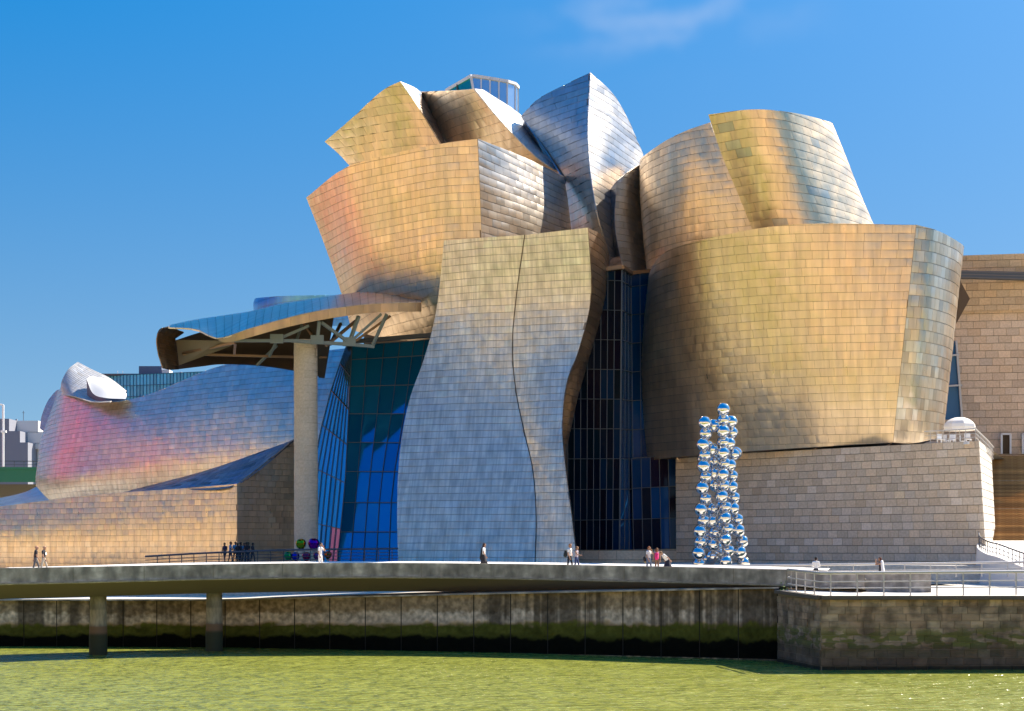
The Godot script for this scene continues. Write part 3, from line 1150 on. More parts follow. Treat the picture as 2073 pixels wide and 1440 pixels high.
func museum() -> void:
	var mu := thing("museum", "museum of curving titanium volumes, stone base and glass walls beside the river", "museum")
	var gold := {"vary": 0.035, "tint": Color(0.94, 0.71, 0.46), "pillow": 0.03}
	# ---- the tall waisted tower in the middle: left face, right face and dark flank
	var seam := [[1083, 1146, 119.2], [1085, 1040, 120.35], [1078, 950, 121.45], [1060, 870, 122.5], [1044, 790, 123.3], [1037, 700, 123.65], [1045, 600, 123.45], [1062, 476, 122.3]]
	var lft := [[806, 1146, 121.9], [804, 1050, 123.05], [806, 960, 124.15], [815, 875, 125.2], [832, 800, 126], [860, 722, 126.35], [884, 625, 126.15], [899, 487, 125]]
	var mid := [[945, 1146, 120.1], [945, 1045, 121.25], [942, 955, 122.35], [938, 872, 123.4], [938, 795, 124.2], [948, 710, 124.55], [964, 612, 124.35], [981, 481, 123.2]]
	var rgt := [[1169, 1146, 117.3], [1155, 1030, 118.45], [1143, 935, 119.55], [1138, 860, 120.6], [1147, 775, 121.4], [1172, 706, 121.75], [1196, 600, 121.55], [1190, 461, 120.4]]
	var tw := {"mat": "titanium_streaked", "back": "tower_joint", "joint": 0.034, "upright": 0.03, "proud": 0.028, "tint": Color(0.98, 0.87, 0.70), "course": 0.585, "width": 1.05, "vary": 0.035, "pillow": 0.02, "tilt": 0.008}
	wall(mu, "tower_left_face", pix([lft, mid, seam]), tw, "broad left face of the waisted titanium tower")
	var midr := []
	for k in 8:
		midr.append([(seam[k][0] + rgt[k][0]) / 2.0, (seam[k][1] + rgt[k][1]) / 2.0, (seam[k][2] + rgt[k][2]) / 2.0 - 0.12])
	wall(mu, "tower_right_face", pix([seam, midr, rgt]), tw, "narrow right face of the waisted titanium tower")
	var sp := []
	for q in pix([seam])[0]:
		sp.append(q + Vector3(0, 0, 0.06))
	var spl := []
	for k in 40:
		spl.append(spline(sp, k / 39.0))
	put("tower_seam", tube(spl, 0.035, 6), M.dark_metal, mu)
	var flank := [[1171, 1146, 124], [1157, 1030, 124.5], [1146, 935, 125.5], [1160, 840, 127.5], [1187, 745, 129.5], [1212, 660, 131], [1230, 580, 131.5], [1233, 512, 131]]
	var flm := []
	for k in 8:
		flm.append([(flank[k][0] + rgt[k][0]) / 2.0 + (9.0 if k > 2 else 0.0), (flank[k][1] + rgt[k][1]) / 2.0 - (8.0 if k == 7 else 0.0), (flank[k][2] + rgt[k][2]) / 2.0 - 1.0])
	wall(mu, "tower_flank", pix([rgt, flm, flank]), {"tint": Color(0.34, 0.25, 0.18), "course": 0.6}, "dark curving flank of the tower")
	# ---- great bowl on the left
	var b0 := [[712, 668, 147], [690, 590, 141.5], [655, 490, 139.6], [620, 400, 138]]
	var b1 := [[775, 684, 141], [742, 577, 134.6], [716, 452, 132.7], [701, 339, 131.3]]
	var b2 := [[835, 690, 138], [824, 585, 130.4], [815, 443, 128.4], [810, 308, 127.0]]
	var b3 := [[910, 692, 135], [902, 590, 127.4], [896, 432, 125.7], [893, 291, 124.7]]
	var b4 := [[982, 690, 134], [978, 590, 126.6], [973, 430, 124.9], [967, 281, 124]]
	wall(mu, "bowl_front", pix([b0, b1, b2, b3, b4]), gold.merged({"course": 0.62, "width": 1.12, "pillow": 0.05, "tilt": 0.014}), "great golden bowl leaning out above the canopy")
	wall(mu, "bowl_side", pix([b4, [[1060, 605, 131.5], [1063, 520, 130.4], [1062, 420, 130.2], [1060, 318, 131.6]], [[1168, 600, 138], [1160, 500, 137.3], [1151, 420, 138], [1142, 357, 140]]]), {"tint": Color(0.62, 0.55, 0.47), "course": 0.68, "width": 1.2, "pillow": 0.09, "tilt": 0.02}, "dented silvery side of the bowl right of its sharp ridge")
	# ---- folded crest behind the bowl
	wall(mu, "crest_left", pix([[[716, 345, 148.3], [686, 312, 148.1], [657, 287, 148]], [[770, 340, 146], [742, 272, 145.8], [716, 236, 145.7]], [[810, 335, 144.9], [782, 262, 144.4], [752, 202, 144.1]], [[860, 325, 144], [828, 240, 143.2], [782, 178, 142.8]], [[905, 315, 143.9], [850, 224, 142.9], [810, 165, 142.2]]]), gold.merged({"course": 0.75, "width": 1.2}), "left fold of the golden crest behind the bowl")
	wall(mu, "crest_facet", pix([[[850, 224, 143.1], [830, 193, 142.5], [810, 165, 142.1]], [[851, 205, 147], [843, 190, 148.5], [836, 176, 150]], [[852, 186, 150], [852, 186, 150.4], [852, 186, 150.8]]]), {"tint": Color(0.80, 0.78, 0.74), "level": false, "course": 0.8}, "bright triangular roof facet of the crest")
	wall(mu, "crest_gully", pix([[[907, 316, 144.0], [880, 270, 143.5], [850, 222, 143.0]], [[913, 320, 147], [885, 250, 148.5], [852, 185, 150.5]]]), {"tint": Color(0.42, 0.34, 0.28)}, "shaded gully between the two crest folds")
	var p3 := [[1135, 352, 141.5], [1085, 318, 141.3], [1018, 250, 141.2], [960, 180, 141.6]]
	wall(mu, "crest_right", pix([[[918, 330, 147], [900, 285, 147.6], [876, 235, 149], [852, 186, 150.6]], [[950, 335, 146.5], [930, 290, 146], [905, 238, 146], [880, 184.5, 146.6]], [[1030, 345, 144], [1000, 305, 143.6], [962, 246, 143.4], [922, 183, 143.6]], p3]), gold.merged({"course": 0.75, "width": 1.3}), "right fold of the golden crest")
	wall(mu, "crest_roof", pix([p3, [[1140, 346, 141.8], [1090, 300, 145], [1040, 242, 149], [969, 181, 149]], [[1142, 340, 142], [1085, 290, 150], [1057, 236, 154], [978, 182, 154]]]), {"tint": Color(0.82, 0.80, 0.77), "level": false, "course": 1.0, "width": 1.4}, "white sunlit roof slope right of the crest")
	# ---- leaf shaped blue tower
	var e2 := [[1234, 520, 136.3], [1207, 425, 134.9], [1190, 290, 136.9], [1195, 147, 141.5]]
	wall(mu, "leaf_left_face", pix([[[1140, 520, 142.5], [1130, 405, 142], [1099, 308, 144], [1055, 235, 148]], [[1198, 520, 138.3], [1180, 412, 137], [1140, 300, 140.5], [1090, 200, 146]], [[1216, 520, 137.2], [1194, 418, 135.8], [1167, 292, 138.5], [1143, 172, 143.6]], e2]), {"tint": Color(0.64, 0.60, 0.54), "course": 0.72, "width": 1.5, "pillow": 0.015}, "blue left face of the pointed leaf tower")
	wall(mu, "leaf_right_face", pix([e2, [[1248, 520, 140], [1236, 420, 139.5], [1230, 290, 141], [1240, 189, 145.5]], [[1272, 500, 144], [1270, 410, 144], [1268, 320, 145.5], [1272, 243, 149]], [[1306, 500, 148], [1306, 425, 148.5], [1305, 368, 149.5], [1302, 312, 151]]]), {"tint": Color(0.56, 0.53, 0.50), "course": 0.72, "width": 1.5}, "silvery right face of the pointed leaf tower")
	wall(mu, "leaf_under_strip", pix([[[1060, 262, 150], [1057, 248, 149.4], [1055, 235, 148]], [[1092, 318, 146.5], [1098, 310, 145.5], [1103, 304, 143.2]], [[1142, 362, 141.5], [1143, 360, 140.5], [1146, 372, 139.4]]]), {"tint": Color(0.36, 0.36, 0.38), "level": false}, "dark strip under the leaf tower")
	# ---- small dark petal between the leaf tower and the right drums
	var k1 := [[1264, 556, 138.2], [1245, 455, 138.4], [1250, 365, 139]]
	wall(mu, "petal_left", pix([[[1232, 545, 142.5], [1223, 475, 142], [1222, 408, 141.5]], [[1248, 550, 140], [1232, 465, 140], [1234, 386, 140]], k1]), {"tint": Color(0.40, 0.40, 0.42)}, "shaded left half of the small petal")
	wall(mu, "petal_right", pix([k1, [[1290, 560, 139.4], [1275, 450, 139.6], [1275, 346, 140]], [[1318, 560, 142.5], [1305, 450, 143], [1303, 328, 143.5]]]), {"tint": Color(0.78, 0.72, 0.64)}, "bright right half of the small petal")  # tint lightened to carry the bright reflected streak
	# ---- upper right drum, two halves
	wall(mu, "upper_drum_left", pix([[[1325, 565, 146], [1315, 480, 146], [1308, 400, 146], [1306, 325, 146]], [[1313, 562, 137], [1304, 480, 137], [1298, 400, 137], [1297, 322, 137]], [[1368, 545, 132], [1354, 450, 131.8], [1347, 365, 131.8], [1343, 288, 132]], [[1445, 525, 129.2], [1422, 425, 129], [1405, 340, 129], [1391, 264, 129.4]], [[1535, 490, 127.2], [1497, 395, 127.4], [1466, 320, 127.8], [1438, 248, 128.2]]]), gold.merged({"course": 0.66, "width": 1.3, "tint": Color(0.94, 0.70, 0.44)}), "left half of the upper right drum")
	wall(mu, "upper_drum_right", pix([[[1533, 490, 127], [1495, 395, 126.6], [1463, 318, 126.2], [1434, 232, 125.4]], [[1600, 485, 125.8], [1570, 395, 125], [1548, 312, 124.2], [1527, 221.5, 123.4]], [[1690, 480, 127.6], [1660, 395, 126.8], [1634, 312, 126], [1612, 229.5, 125.2]], [[1775, 480, 133.6], [1737, 390, 133], [1707, 312, 132.4], [1682, 248, 131.8]], [[1768, 480, 142], [1729, 390, 142], [1699, 312, 142], [1673, 252, 142.5]]]), gold.merged({"course": 0.72, "width": 1.35, "odd": 0.05, "odd_tint": Color(0.66, 0.60, 0.48)}), "right half of the upper right drum")
	# ---- great lower right drum
	var dw := {"course": 0.665, "width": 1.15, "tint": Color(0.94, 0.71, 0.46), "vary": 0.028, "pillow": 0.025, "tilt": 0.01}
	var r4 := [[1808, 896, 121], [1820, 780, 120], [1836, 630, 119.3], [1855, 455, 119]]
	wall(mu, "lower_drum_front", pix([[[1310, 920, 150], [1312, 810, 150], [1318, 690, 148], [1330, 566, 146]], [[1282, 934, 136.5], [1290, 820, 136], [1300, 690, 135], [1314, 558, 133.8]], [[1370, 926, 130.4], [1350, 800, 130], [1338, 670, 129], [1345, 512, 127]], [[1500, 915, 126], [1470, 790, 125], [1450, 640, 123.5], [1430, 484, 122]], [[1655, 905, 122.6], [1632, 780, 121.4], [1615, 622, 120.4], [1602, 455, 119.2]], r4]), dw, "great lower right drum leaning over the stone base")
	wall(mu, "lower_drum_side", pix([r4, [[1852, 897, 122.3], [1867, 780, 121.2], [1885, 637, 120.6], [1903, 469, 120.6]], [[1908, 884, 126.5], [1920, 770, 126], [1934, 640, 125.8], [1950, 497, 126.2]], [[1896, 880, 136], [1910, 770, 136], [1925, 640, 136], [1940, 503, 136.5]]]), {"course": 0.9, "width": 0.72, "tint": Color(0.72, 0.60, 0.46), "vary": 0.10, "pillow": 0.04, "tilt": 0.018, "odd": 0.10, "odd_tint": Color(0.8, 0.72, 0.6)}, "silvery right side of the lower drum")
	# rim capping and soffit of the lower drum, fin behind it
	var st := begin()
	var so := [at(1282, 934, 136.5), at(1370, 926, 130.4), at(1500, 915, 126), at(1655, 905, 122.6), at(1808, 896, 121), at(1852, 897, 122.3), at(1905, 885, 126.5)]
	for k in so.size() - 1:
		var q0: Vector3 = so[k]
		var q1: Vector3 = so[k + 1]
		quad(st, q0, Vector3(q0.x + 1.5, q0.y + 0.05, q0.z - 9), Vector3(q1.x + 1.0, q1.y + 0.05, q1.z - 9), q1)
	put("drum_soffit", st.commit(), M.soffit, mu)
	st = begin()
	for tri in [[at(1943, 566, 133), at(1964, 605, 131), at(1936, 656, 133)]]:
		st.set_normal(Vector3(0.5, 0, 0.8))
		for v in tri:
			st.add_vertex(v)
	for v in [at(1964, 605, 131), at(1943, 566, 133), at(1938, 600, 139), at(1964, 605, 131), at(1938, 600, 139), at(1936, 656, 133)]:
		st.set_normal(Vector3(0.9, 0.1, 0.3))
		st.add_vertex(v)
	put("drum_fin", st.commit(), M.bronze, mu)
	# dark mass inside, so that no daylight shows between the shells
	st = begin()
	box(st, Vector3(2.5, 20, -152), Vector3(34, 30, 14))
	box(st, Vector3(26, 14, -150), Vector3(24, 36, 16))
	box(st, Vector3(-6, 28, -158), Vector3(10, 20, 10))
	box(st, Vector3(-17.5, 9, -145), Vector3(7, 9, 4))
	put("core", st.commit(), M.joint, mu)
	# ---- rooftop lantern of glass
	var lantern := Node3D.new()
	lantern.name = "roof_lantern"
	mu.add_child(lantern, true)
	lantern.set_meta("label", "white framed glass lantern on the roof behind the crest")
	var lt := [at(956, 156, 160), at(974, 158, 160), at(992, 161, 160), at(1010, 164, 160.3), at(1027, 167, 160.8), at(1043, 172, 162), at(1049, 179, 165)]
	for k in 6:
		st = begin()
		var q0: Vector3 = lt[k]
		var q1: Vector3 = lt[k + 1]
		quad(st, q0 - Vector3(0, 5, 0), q0, q1, q1 - Vector3(0, 5, 0), [], Color(0.45, 0.62, 0.8))
		put("pane", st.commit(), M.glass_blue, lantern)
		put("mullion", bar(q0 - Vector3(0, 5, 0), q0, 0.14), M.white_frame, lantern)
		put("cornice", bar(q0 + Vector3(0, 0.1, 0.05), q1 + Vector3(0, 0.1, 0.05), 0.3, 0.3), M.white_frame, lantern)
	put("mullion", bar(lt[6] - Vector3(0, 5, 0), lt[6], 0.14), M.white_frame, lantern)
	st = begin()
	quad(st, at(900, 190, 163), at(905, 183, 163), at(952, 155, 160), at(958, 192, 160), [], Color(0.03, 0.42, 0.30))
	put("green_pane", st.commit(), M.glass_blue, lantern)
	put("cornice", bar(at(903, 184, 163), at(955, 154, 160), 0.3, 0.35), M.white_frame, lantern)
	for k in 2:
		put("mullion", bar(at(925 + k * 18, 190, 161.5), at(925 + k * 18, 171 - k * 9, 161.5), 0.12), M.mullion, lantern)
	put("corner_post", bar(at(953, 155, 159.9), at(960, 190, 159.9), 0.25), M.white_frame, lantern)
	put("roof_edge", bar(at(956, 154.5, 160), at(1043, 170, 162), 0.3, 0.3), M.white_frame, lantern)
	# ---- glass walls
	var vs := [0.0, 0.136, 0.27, 0.41, 0.54, 0.67, 0.80, 0.93, 1.0]
	var bl := [Color(0.012, 0.26, 0.50), Color(0.008, 0.22, 0.46), Color(0.016, 0.28, 0.52), Color(0.01, 0.24, 0.48)]
	curtain(mu, "entrance_glass", pix([[[683, 1138, 128.5], [698, 990, 130.3], [706, 840, 132.3], [713, 700, 134.3]], [[800, 1138, 127], [806, 990, 128.8], [830, 840, 130.8], [850, 690, 132.8]], [[905, 1138, 126], [905, 990, 127.8], [905, 840, 129.8], [905, 684, 131.8]]]), 9, vs, bl, {"tilt": 0.022, "bar": 0.06, "label": "blue mirrored glass wall left of the tower"})
	curtain(mu, "slanted_glass", pix([[[618, 1138, 132.5], [632, 960, 134], [668, 800, 135.6], [706, 690, 137]], [[683, 1138, 128.5], [698, 990, 130.3], [706, 840, 132.3], [713, 700, 134.3]]]), 7, [0.0, 0.15, 0.36, 0.53, 0.69, 0.85, 1.0], [Color(0.06, 0.36, 0.62), Color(0.10, 0.42, 0.66)], {"tilt": 0.03, "bar": 0.06, "label": "slanted glass facet beside the stone column"})
	var dk := [Color(0.005, 0.016, 0.03), Color(0.006, 0.010, 0.022), Color(0.005, 0.014, 0.022), Color(0.008, 0.008, 0.018), Color(0.006, 0.024, 0.06)]
	var rows := [0.0, 0.108, 0.216, 0.324, 0.43, 0.535, 0.64, 0.745, 0.85, 0.955, 1.0]
	curtain(mu, "recess_glass_left", pix([[[1150, 1116, 130], [1150, 540, 130]], [[1254, 1114, 127.5], [1259, 543, 127.5]]]), 8, rows, dk, {"mat": "glass_dark", "bar": 0.06, "label": "tall dark glass bay right of the tower"})
	curtain(mu, "recess_glass_return", pix([[[1254, 1114, 127.5], [1259, 543, 127.5]], [[1282, 1113, 131], [1277, 556, 134]]]), 3, rows, [Color(0.010, 0.06, 0.16), Color(0.008, 0.045, 0.12)], {"mat": "glass_dark", "bar": 0.06, "label": "narrow blue return of the glass bay"})
	curtain(mu, "recess_glass_right", pix([[[1282, 1113, 131], [1277, 556, 134]], [[1330, 1113, 132.8], [1330, 550, 136]]]), 3, rows, [Color(0.008, 0.05, 0.14), Color(0.006, 0.03, 0.08)], {"mat": "glass_dark", "bar": 0.06, "label": "dark glass between bay and drum"})
	curtain(mu, "base_glass", pix([[[1282, 1113, 130.6], [1278, 928, 130.6]], [[1374, 1111, 134.2], [1370, 922, 134.2]]]), 5, [0.0, 0.33, 0.67, 1.0], [Color(0.008, 0.012, 0.025), Color(0.008, 0.035, 0.10), Color(0.013, 0.01, 0.025), Color(0.008, 0.06, 0.18)], {"mat": "glass_dark", "bar": 0.06, "label": "dark ground floor glass under the drum"})
	put("bay_cap", bar(at(1200, 549, 127.6), at(1259, 541, 127.2), 0.5, 0.35), M.bronze, mu)
	put("bay_cap", bar(at(1259, 541, 127.2), at(1278, 554, 134), 0.4, 0.3), M.bronze, mu)
	put("bay_cap", bar(at(1277, 553, 134), at(1330, 547, 136), 0.4, 0.3), M.bronze, mu)
	put("entrance_head", bar(at(712, 692, 134.0), at(905, 676, 131.6), 0.5, 0.35), M.dark_steel, mu)
	# plinth below the glass
	var sc := {"called": "stone_block", "mat": "stone", "back": "stone_joint", "course": 0.62, "width": 0.92, "joint": 0.045, "proud": 0.03, "pillow": 0.0, "tilt": 0.004, "tint": Color(0.84, 0.655, 0.455), "vary": 0.075, "uneven": 0.03, "wander": 0.0}
	wall(mu, "glass_plinth", [[Vector3(4.9, 4.0, -129.6), Vector3(4.9, 6.45, -129.6)], [Vector3(9.6, 4.0, -127.2), Vector3(9.6, 6.45, -127.2)], [Vector3(15.1, 4.0, -133.4), Vector3(15.1, 6.5, -133.4)]], sc.merged({"course": 0.8, "width": 1.6}, true), "stone plinth under the dark glass")
	# ---- stone base under the drum and its sunlit end
	wall(mu, "stone_base", [[Vector3(14.75, 4.0, -132.9), Vector3(14.7, 14.8, -133)], [Vector3(25.3, 4.0, -122.8), Vector3(25.2, 14.8, -123)], [Vector3(36.15, 4.0, -112.6), Vector3(35.6, 14.8, -113)]], sc.merged({"odd": 0.12, "odd_tint": Color(0.88, 0.72, 0.54)}), "stone block base under the lower drum")
	wall(mu, "stone_base_end", [[Vector3(36.15, 4.0, -112.6), Vector3(35.6, 14.8, -113)], [Vector3(39.0, 4.0, -119), Vector3(40.1, 14.8, -124)]], sc.merged({"tint": Color(0.66, 0.62, 0.56)}, true), "sunlit end of the stone base")
	st = begin()
	quad(st, Vector3(14.7, 14.82, -133), Vector3(20, 14.82, -150), Vector3(46, 14.82, -138), Vector3(35.6, 14.82, -113))
	put("terrace_floor", st.commit(), M.paving, mu)
	# ---- stone wing behind, at the right edge
	wall(mu, "wing_upper_wall", [[Vector3(40, 28.9, -139.6), Vector3(40, 34.1, -139.6)], [Vector3(58, 28.9, -137), Vector3(58, 34.2, -137)]], sc.merged({"tint": Color(0.72, 0.50, 0.29), "width": 1.1, "course": 0.7}, true), "upper band of the stone wing")
	wall(mu, "wing_lower_wall", [[Vector3(39, 8.0, -140.4), Vector3(39, 29, -140.4)], [Vector3(58, 8.0, -137.6), Vector3(58, 29, -137.6)]], sc.merged({"tint": Color(0.78, 0.58, 0.41), "width": 1.15, "course": 0.7}, true), "lower wall of the stone wing above the stairs")
	st = begin()
	box(st, Vector3(49, 31.9, -138.1), Vector3(19, 0.72, 0.5), Basis(Vector3.UP, atan2(2.6, 18)))
	put("louvre_recess", st.commit(), M.dark_steel, mu)
	for k in 3:
		st = begin()
		box(st, Vector3(49, 31.63 + 0.27 * k, -137.86), Vector3(19, 0.07, 0.12), Basis(Vector3.UP, atan2(2.6, 18)))
		put("louvre_slat", st.commit(), mat("slat", Color(0.16, 0.14, 0.13), 0.6), mu)
	st = begin()
	box(st, Vector3(49, 21, -150), Vector3(20, 26, 18))
	put("wing_core", st.commit(), M.stone_joint, mu)
	# narrow window between drum and wing, doors at the head of the stairs
	st = begin()
	quad(st, at(1912, 850, 138.5), at(1932, 690, 138.5), at(1936, 690, 138.5), at(1948, 850, 138.5), [], Color(0.05, 0.15, 0.28))
	put("slit_window", st.commit(), M.glass_dark, mu)
	put("slit_frame", bar(at(1936, 690, 138.3), at(1948, 850, 138.3), 0.18), M.steel, mu)
	put("slit_transom", bar(at(1916, 782, 138.2), at(1948, 780, 138.2), 0.16), M.steel, mu)
	put("slit_transom", bar(at(1926, 720, 138.2), at(1942, 718, 138.2), 0.16), M.steel, mu)
	for x in [2037.0, 2080.0]:
		var dr := Node3D.new()
		dr.name = "door"
		mu.add_child(dr, true)
		st = begin()
		quad(st, at(x - 8, 919, 138.6), at(x - 8, 881, 138.6), at(x + 8, 881, 138.6), at(x + 8, 919, 138.6), [], Color(0.06, 0.04, 0.03))
		put("door_glass", st.commit(), M.glass_dark, dr)
		put("door_frame", bar(at(x - 9, 919, 138.5), at(x - 9, 879, 138.5), 0.16), M.white_stone, dr)
		put("door_frame", bar(at(x + 9, 919, 138.5), at(x + 9, 879, 138.5), 0.16), M.white_stone, dr)
		put("door_frame", bar(at(x - 9, 879, 138.5), at(x + 9, 879, 138.5), 0.16), M.white_stone, dr)
	# ---- round stone column carrying the canopy
	var ring := []
	for k in 13:
		var a := PI + PI * k / 12.0 * 1.0
		var c := at(620, 1140, 127.0)
		ring.append([Vector3(c.x - cos(a - PI) * 1.02, 4.6, c.z + sin(a - PI) * 1.02), Vector3(c.x - 0.06 - cos(a - PI) * 1.0, 24.4, c.z + sin(a - PI) * 1.0)])
	wall(mu, "column", ring, sc.merged({"course": 0.64, "width": 0.8, "joint": 0.012, "proud": 0.012, "tint": Color(0.70, 0.58, 0.42), "vary": 0.03, "back": "column_joint"}, true), "round stone column under the canopy")
	put("column_core", lathe([Vector2(0.96, 0), Vector2(0.95, 19.6)], 24, Vector3(at(620, 1140, 127.0).x, 4.7, -127.0)), M.stone_joint, mu)
	# ---- canopy: ribbed upper skin, front fascia, hanging rear skirt, nose and trusses
	var cf := [[340, 664, 125], [396, 668, 123.2], [442, 686, 121.8], [500, 668, 121.8], [560, 650.5, 122.2], [630, 633, 123.2], [700, 622, 124.2], [770, 615, 125.5], [853, 613, 127.5]]
	var cb := [[342, 659, 127], [394, 648, 132], [440, 641, 134], [505, 631, 136], [565, 617, 136.5], [628, 606, 137], [695, 596, 137.5], [770, 589.5, 138], [853, 610, 137]]
	var cols := []
	for k in 9:
		cols.append([cf[k], [(cf[k][0] + cb[k][0]) / 2.0, (cf[k][1] + cb[k][1]) / 2.0 - (5 if k > 1 else 1), (cf[k][2] + cb[k][2]) / 2.0], cb[k]])
	wall(mu, "canopy_roof", pix(cols), {"level": false, "course": 30.0, "width": 0.72, "joint": 0.06, "proud": 0.05, "pillow": 0.01, "tint": Color(0.74, 0.63, 0.53), "wander": 0.0, "uneven": 0.0, "called": "seam_panel"}, "ribbed metal roof of the canopy")
	var fas := []
	var low := [[442, 690, 121.9], [462, 694, 121.9], [510, 682, 121.9], [560, 668, 122.2], [630, 652, 123.2], [700, 640, 124.2], [770, 632, 125.5], [853, 631, 127.5]]
	var upq := [[442, 686, 121.8], [466, 679, 121.7], [510, 665, 121.8], [560, 650.5, 122.1], [630, 633, 123.1], [700, 622, 124.1], [770, 615, 125.4], [853, 613, 127.4]]
	for k in 8:
		fas.append([low[k], upq[k]])
	wall(mu, "canopy_fascia", pix(fas), {"course": 3.0, "width": 1.6, "level": false, "tint": Color(0.50, 0.36, 0.24), "called": "fascia_panel"}, "brown fascia along the front of the canopy")
	var sk := []
	var sl := [[360, 748, 128.5], [410, 742, 130], [450, 738, 131], [525, 741, 132.5], [600, 752, 134], [655, 765, 135]]
	var su := [[352, 690, 128.5], [410, 672, 131.5], [455, 668, 133.5], [530, 655, 135], [610, 640, 136], [676, 640, 137]]
	for k in 6:
		sk.append([sl[k], [(sl[k][0] + su[k][0]) / 2.0, (sl[k][1] + su[k][1]) / 2.0 + 3, (sl[k][2] + su[k][2]) / 2.0 + 1.2], su[k]])
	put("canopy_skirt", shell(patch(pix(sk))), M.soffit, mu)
	wall(mu, "canopy_nose", pix([[[329, 746, 126.2], [320, 715, 125.6], [317, 688, 125.4], [323, 668, 125.3], [340, 663, 125.1]], [[344, 749, 127], [337, 715, 126.6], [334, 690, 126.5], [339, 674, 126.3], [352, 666, 126]], [[362, 748, 128.4], [357, 716, 128.4], [354, 690, 128.4], [359, 682, 128.2], [372, 674, 127.5]]]), {"course": 0.4, "width": 0.9, "tint": Color(0.30, 0.20, 0.13), "tilt": 0.05}, "dark curled nose of the canopy")
	st = begin()
	quad(st, at(362, 740, 128.3), at(356, 688, 128.3), at(450, 690, 124), at(470, 700, 126), [], Color.WHITE)
	put("nose_lining", st.commit(), mat("lining", Color(0.20, 0.16, 0.10), 0.8), mu)
	st = begin()
	quad(st, at(645, 765, 134.5), at(640, 690, 130), at(668, 700, 134), at(657, 766, 135.2))
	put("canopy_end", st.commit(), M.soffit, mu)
	for q in [[468, 690, 122.6, 590, 690, 124.4, 0.32], [590, 690, 124.4, 700, 697, 126.4, 0.36], [700, 697, 126.4, 757, 702, 127.4, 0.36], [560, 688, 124, 625, 660, 124.6, 0.3], [642, 690, 125.2, 646, 650, 124.5, 0.34], [650, 653, 124.6, 707, 694, 126.4, 0.32], [707, 694, 126.4, 726, 640, 125.6, 0.34], [707, 694, 126.4, 772, 636, 126.4, 0.26], [754, 700, 127.3, 783, 636, 126.8, 0.3], [600, 690, 130, 612, 655, 131, 0.25], [560, 700, 130, 520, 740, 132, 0.25], [545, 722, 130, 560, 690, 129, 0.25]]:
		put("truss_member", bar(at(q[0], q[1], q[2]), at(q[3], q[4], q[5]), q[6] * 0.75, q[6] * 0.75), M.truss, mu)
	for q in [[642, 688, 125.0], [707, 692, 126.2], [560, 686, 123.8]]:
		st = begin()
		box(st, at(q[0], q[1], q[2]), Vector3(1.1, 0.75, 0.2))
		put("truss_gusset", st.commit(), M.truss, mu)
	for q in [[370, 717, 127.6, 592, 723, 131, 0.2], [370, 716, 127.6, 476, 694, 123.6, 0.2], [474, 716, 128.6, 476, 694, 123.6, 0.2], [592, 723, 131, 660, 724, 133, 0.2], [660, 700, 128, 720, 650, 130, 0.25], [668, 698, 129, 690, 655, 131, 0.22], [720, 690, 130, 790, 640, 131, 0.22], [615, 655, 128, 640, 690, 127, 0.22]]:
		put("dark_truss_member", bar(at(q[0], q[1], q[2]), at(q[3], q[4], q[5]), q[6], q[6]), M.bronze, mu)
	# round blue volume showing above the canopy
	wall(mu, "roof_drum", pix([[[520, 660, 178], [513, 620, 178], [516, 605, 178]], [[530, 660, 172], [523, 620, 172], [526, 603, 172]], [[590, 660, 167], [588, 620, 167], [585, 599, 167]], [[720, 660, 164], [720, 620, 164], [700, 597.5, 164]]]), {"tint": Color(0.13, 0.38, 0.72), "course": 0.8, "width": 1.6}, "round blue volume showing above the canopy")
	# ---- the long wall at the left with its curled fins
	var lw := {"course": 0.56, "width": 0.95, "tint": Color(0.80, 0.73, 0.62), "vary": 0.05, "pillow": 0.03, "tilt": 0.012}
	wall(mu, "long_wall", pix([[[104, 1030, 192], [86, 980, 192], [90, 920, 192.32], [97, 870, 192.96], [110, 800, 194]], [[94, 1030, 181], [73, 985, 181], [77, 930, 181.32], [84, 885, 181.96], [122, 787, 182]], [[116, 1032, 174], [93, 985, 173.5], [96, 930, 173.82], [108, 878, 174.46], [126, 783, 176]], [[160, 1030, 167], [140, 980, 166.5], [142, 930, 167.3], [146, 875, 168.9], [150, 801, 172]], [[240, 1025, 160.5], [226, 970, 160], [222, 920, 160.8], [218, 865, 162.4], [215, 815, 165.5]], [[330, 1020, 154.5], [320, 960, 154], [312, 910, 154.8], [305, 855, 156.4], [300, 799, 159.5]], [[455, 1010, 148], [450, 940, 147.6], [445, 880, 148.4], [440, 810, 150], [437, 744, 153]], [[570, 1000, 143], [567, 930, 142.6], [564, 860, 143.4], [562, 790, 145], [560, 722, 148]], [[705, 1000, 139], [705, 930, 139], [705, 860, 139.8], [705, 780, 141.4], [705, 705, 144]]]), lw, "long curving titanium wall at the left")
	wall(mu, "fin", pix([[[126, 800, 174], [124, 775, 174.5], [138, 748, 176], [157, 733, 178]], [[150, 803, 168], [156, 790, 171], [168, 770, 174], [185, 748, 177]], [[185, 814, 163.5], [195, 805, 167], [208, 785, 172], [222, 766, 176]], [[222, 814, 160], [235, 808, 165], [248, 800, 171], [256, 792, 175]]]), {"tint": Color(0.56, 0.55, 0.54), "level": false, "course": 0.5, "width": 1.4, "joint": 0.03, "mat": "titanium_matte", "called": "fin_panel"}, "pale curled fin on top of the long wall")
	put("fin_lid_side", shell(patch(pix([[[176, 800, 168], [175, 768, 169]], [[190, 814, 165.2], [188, 797, 165.6]], [[215, 816, 162], [214, 806, 162.4]], [[254, 810, 161], [254, 808, 161.3]]]))), M.dark_steel, mu)
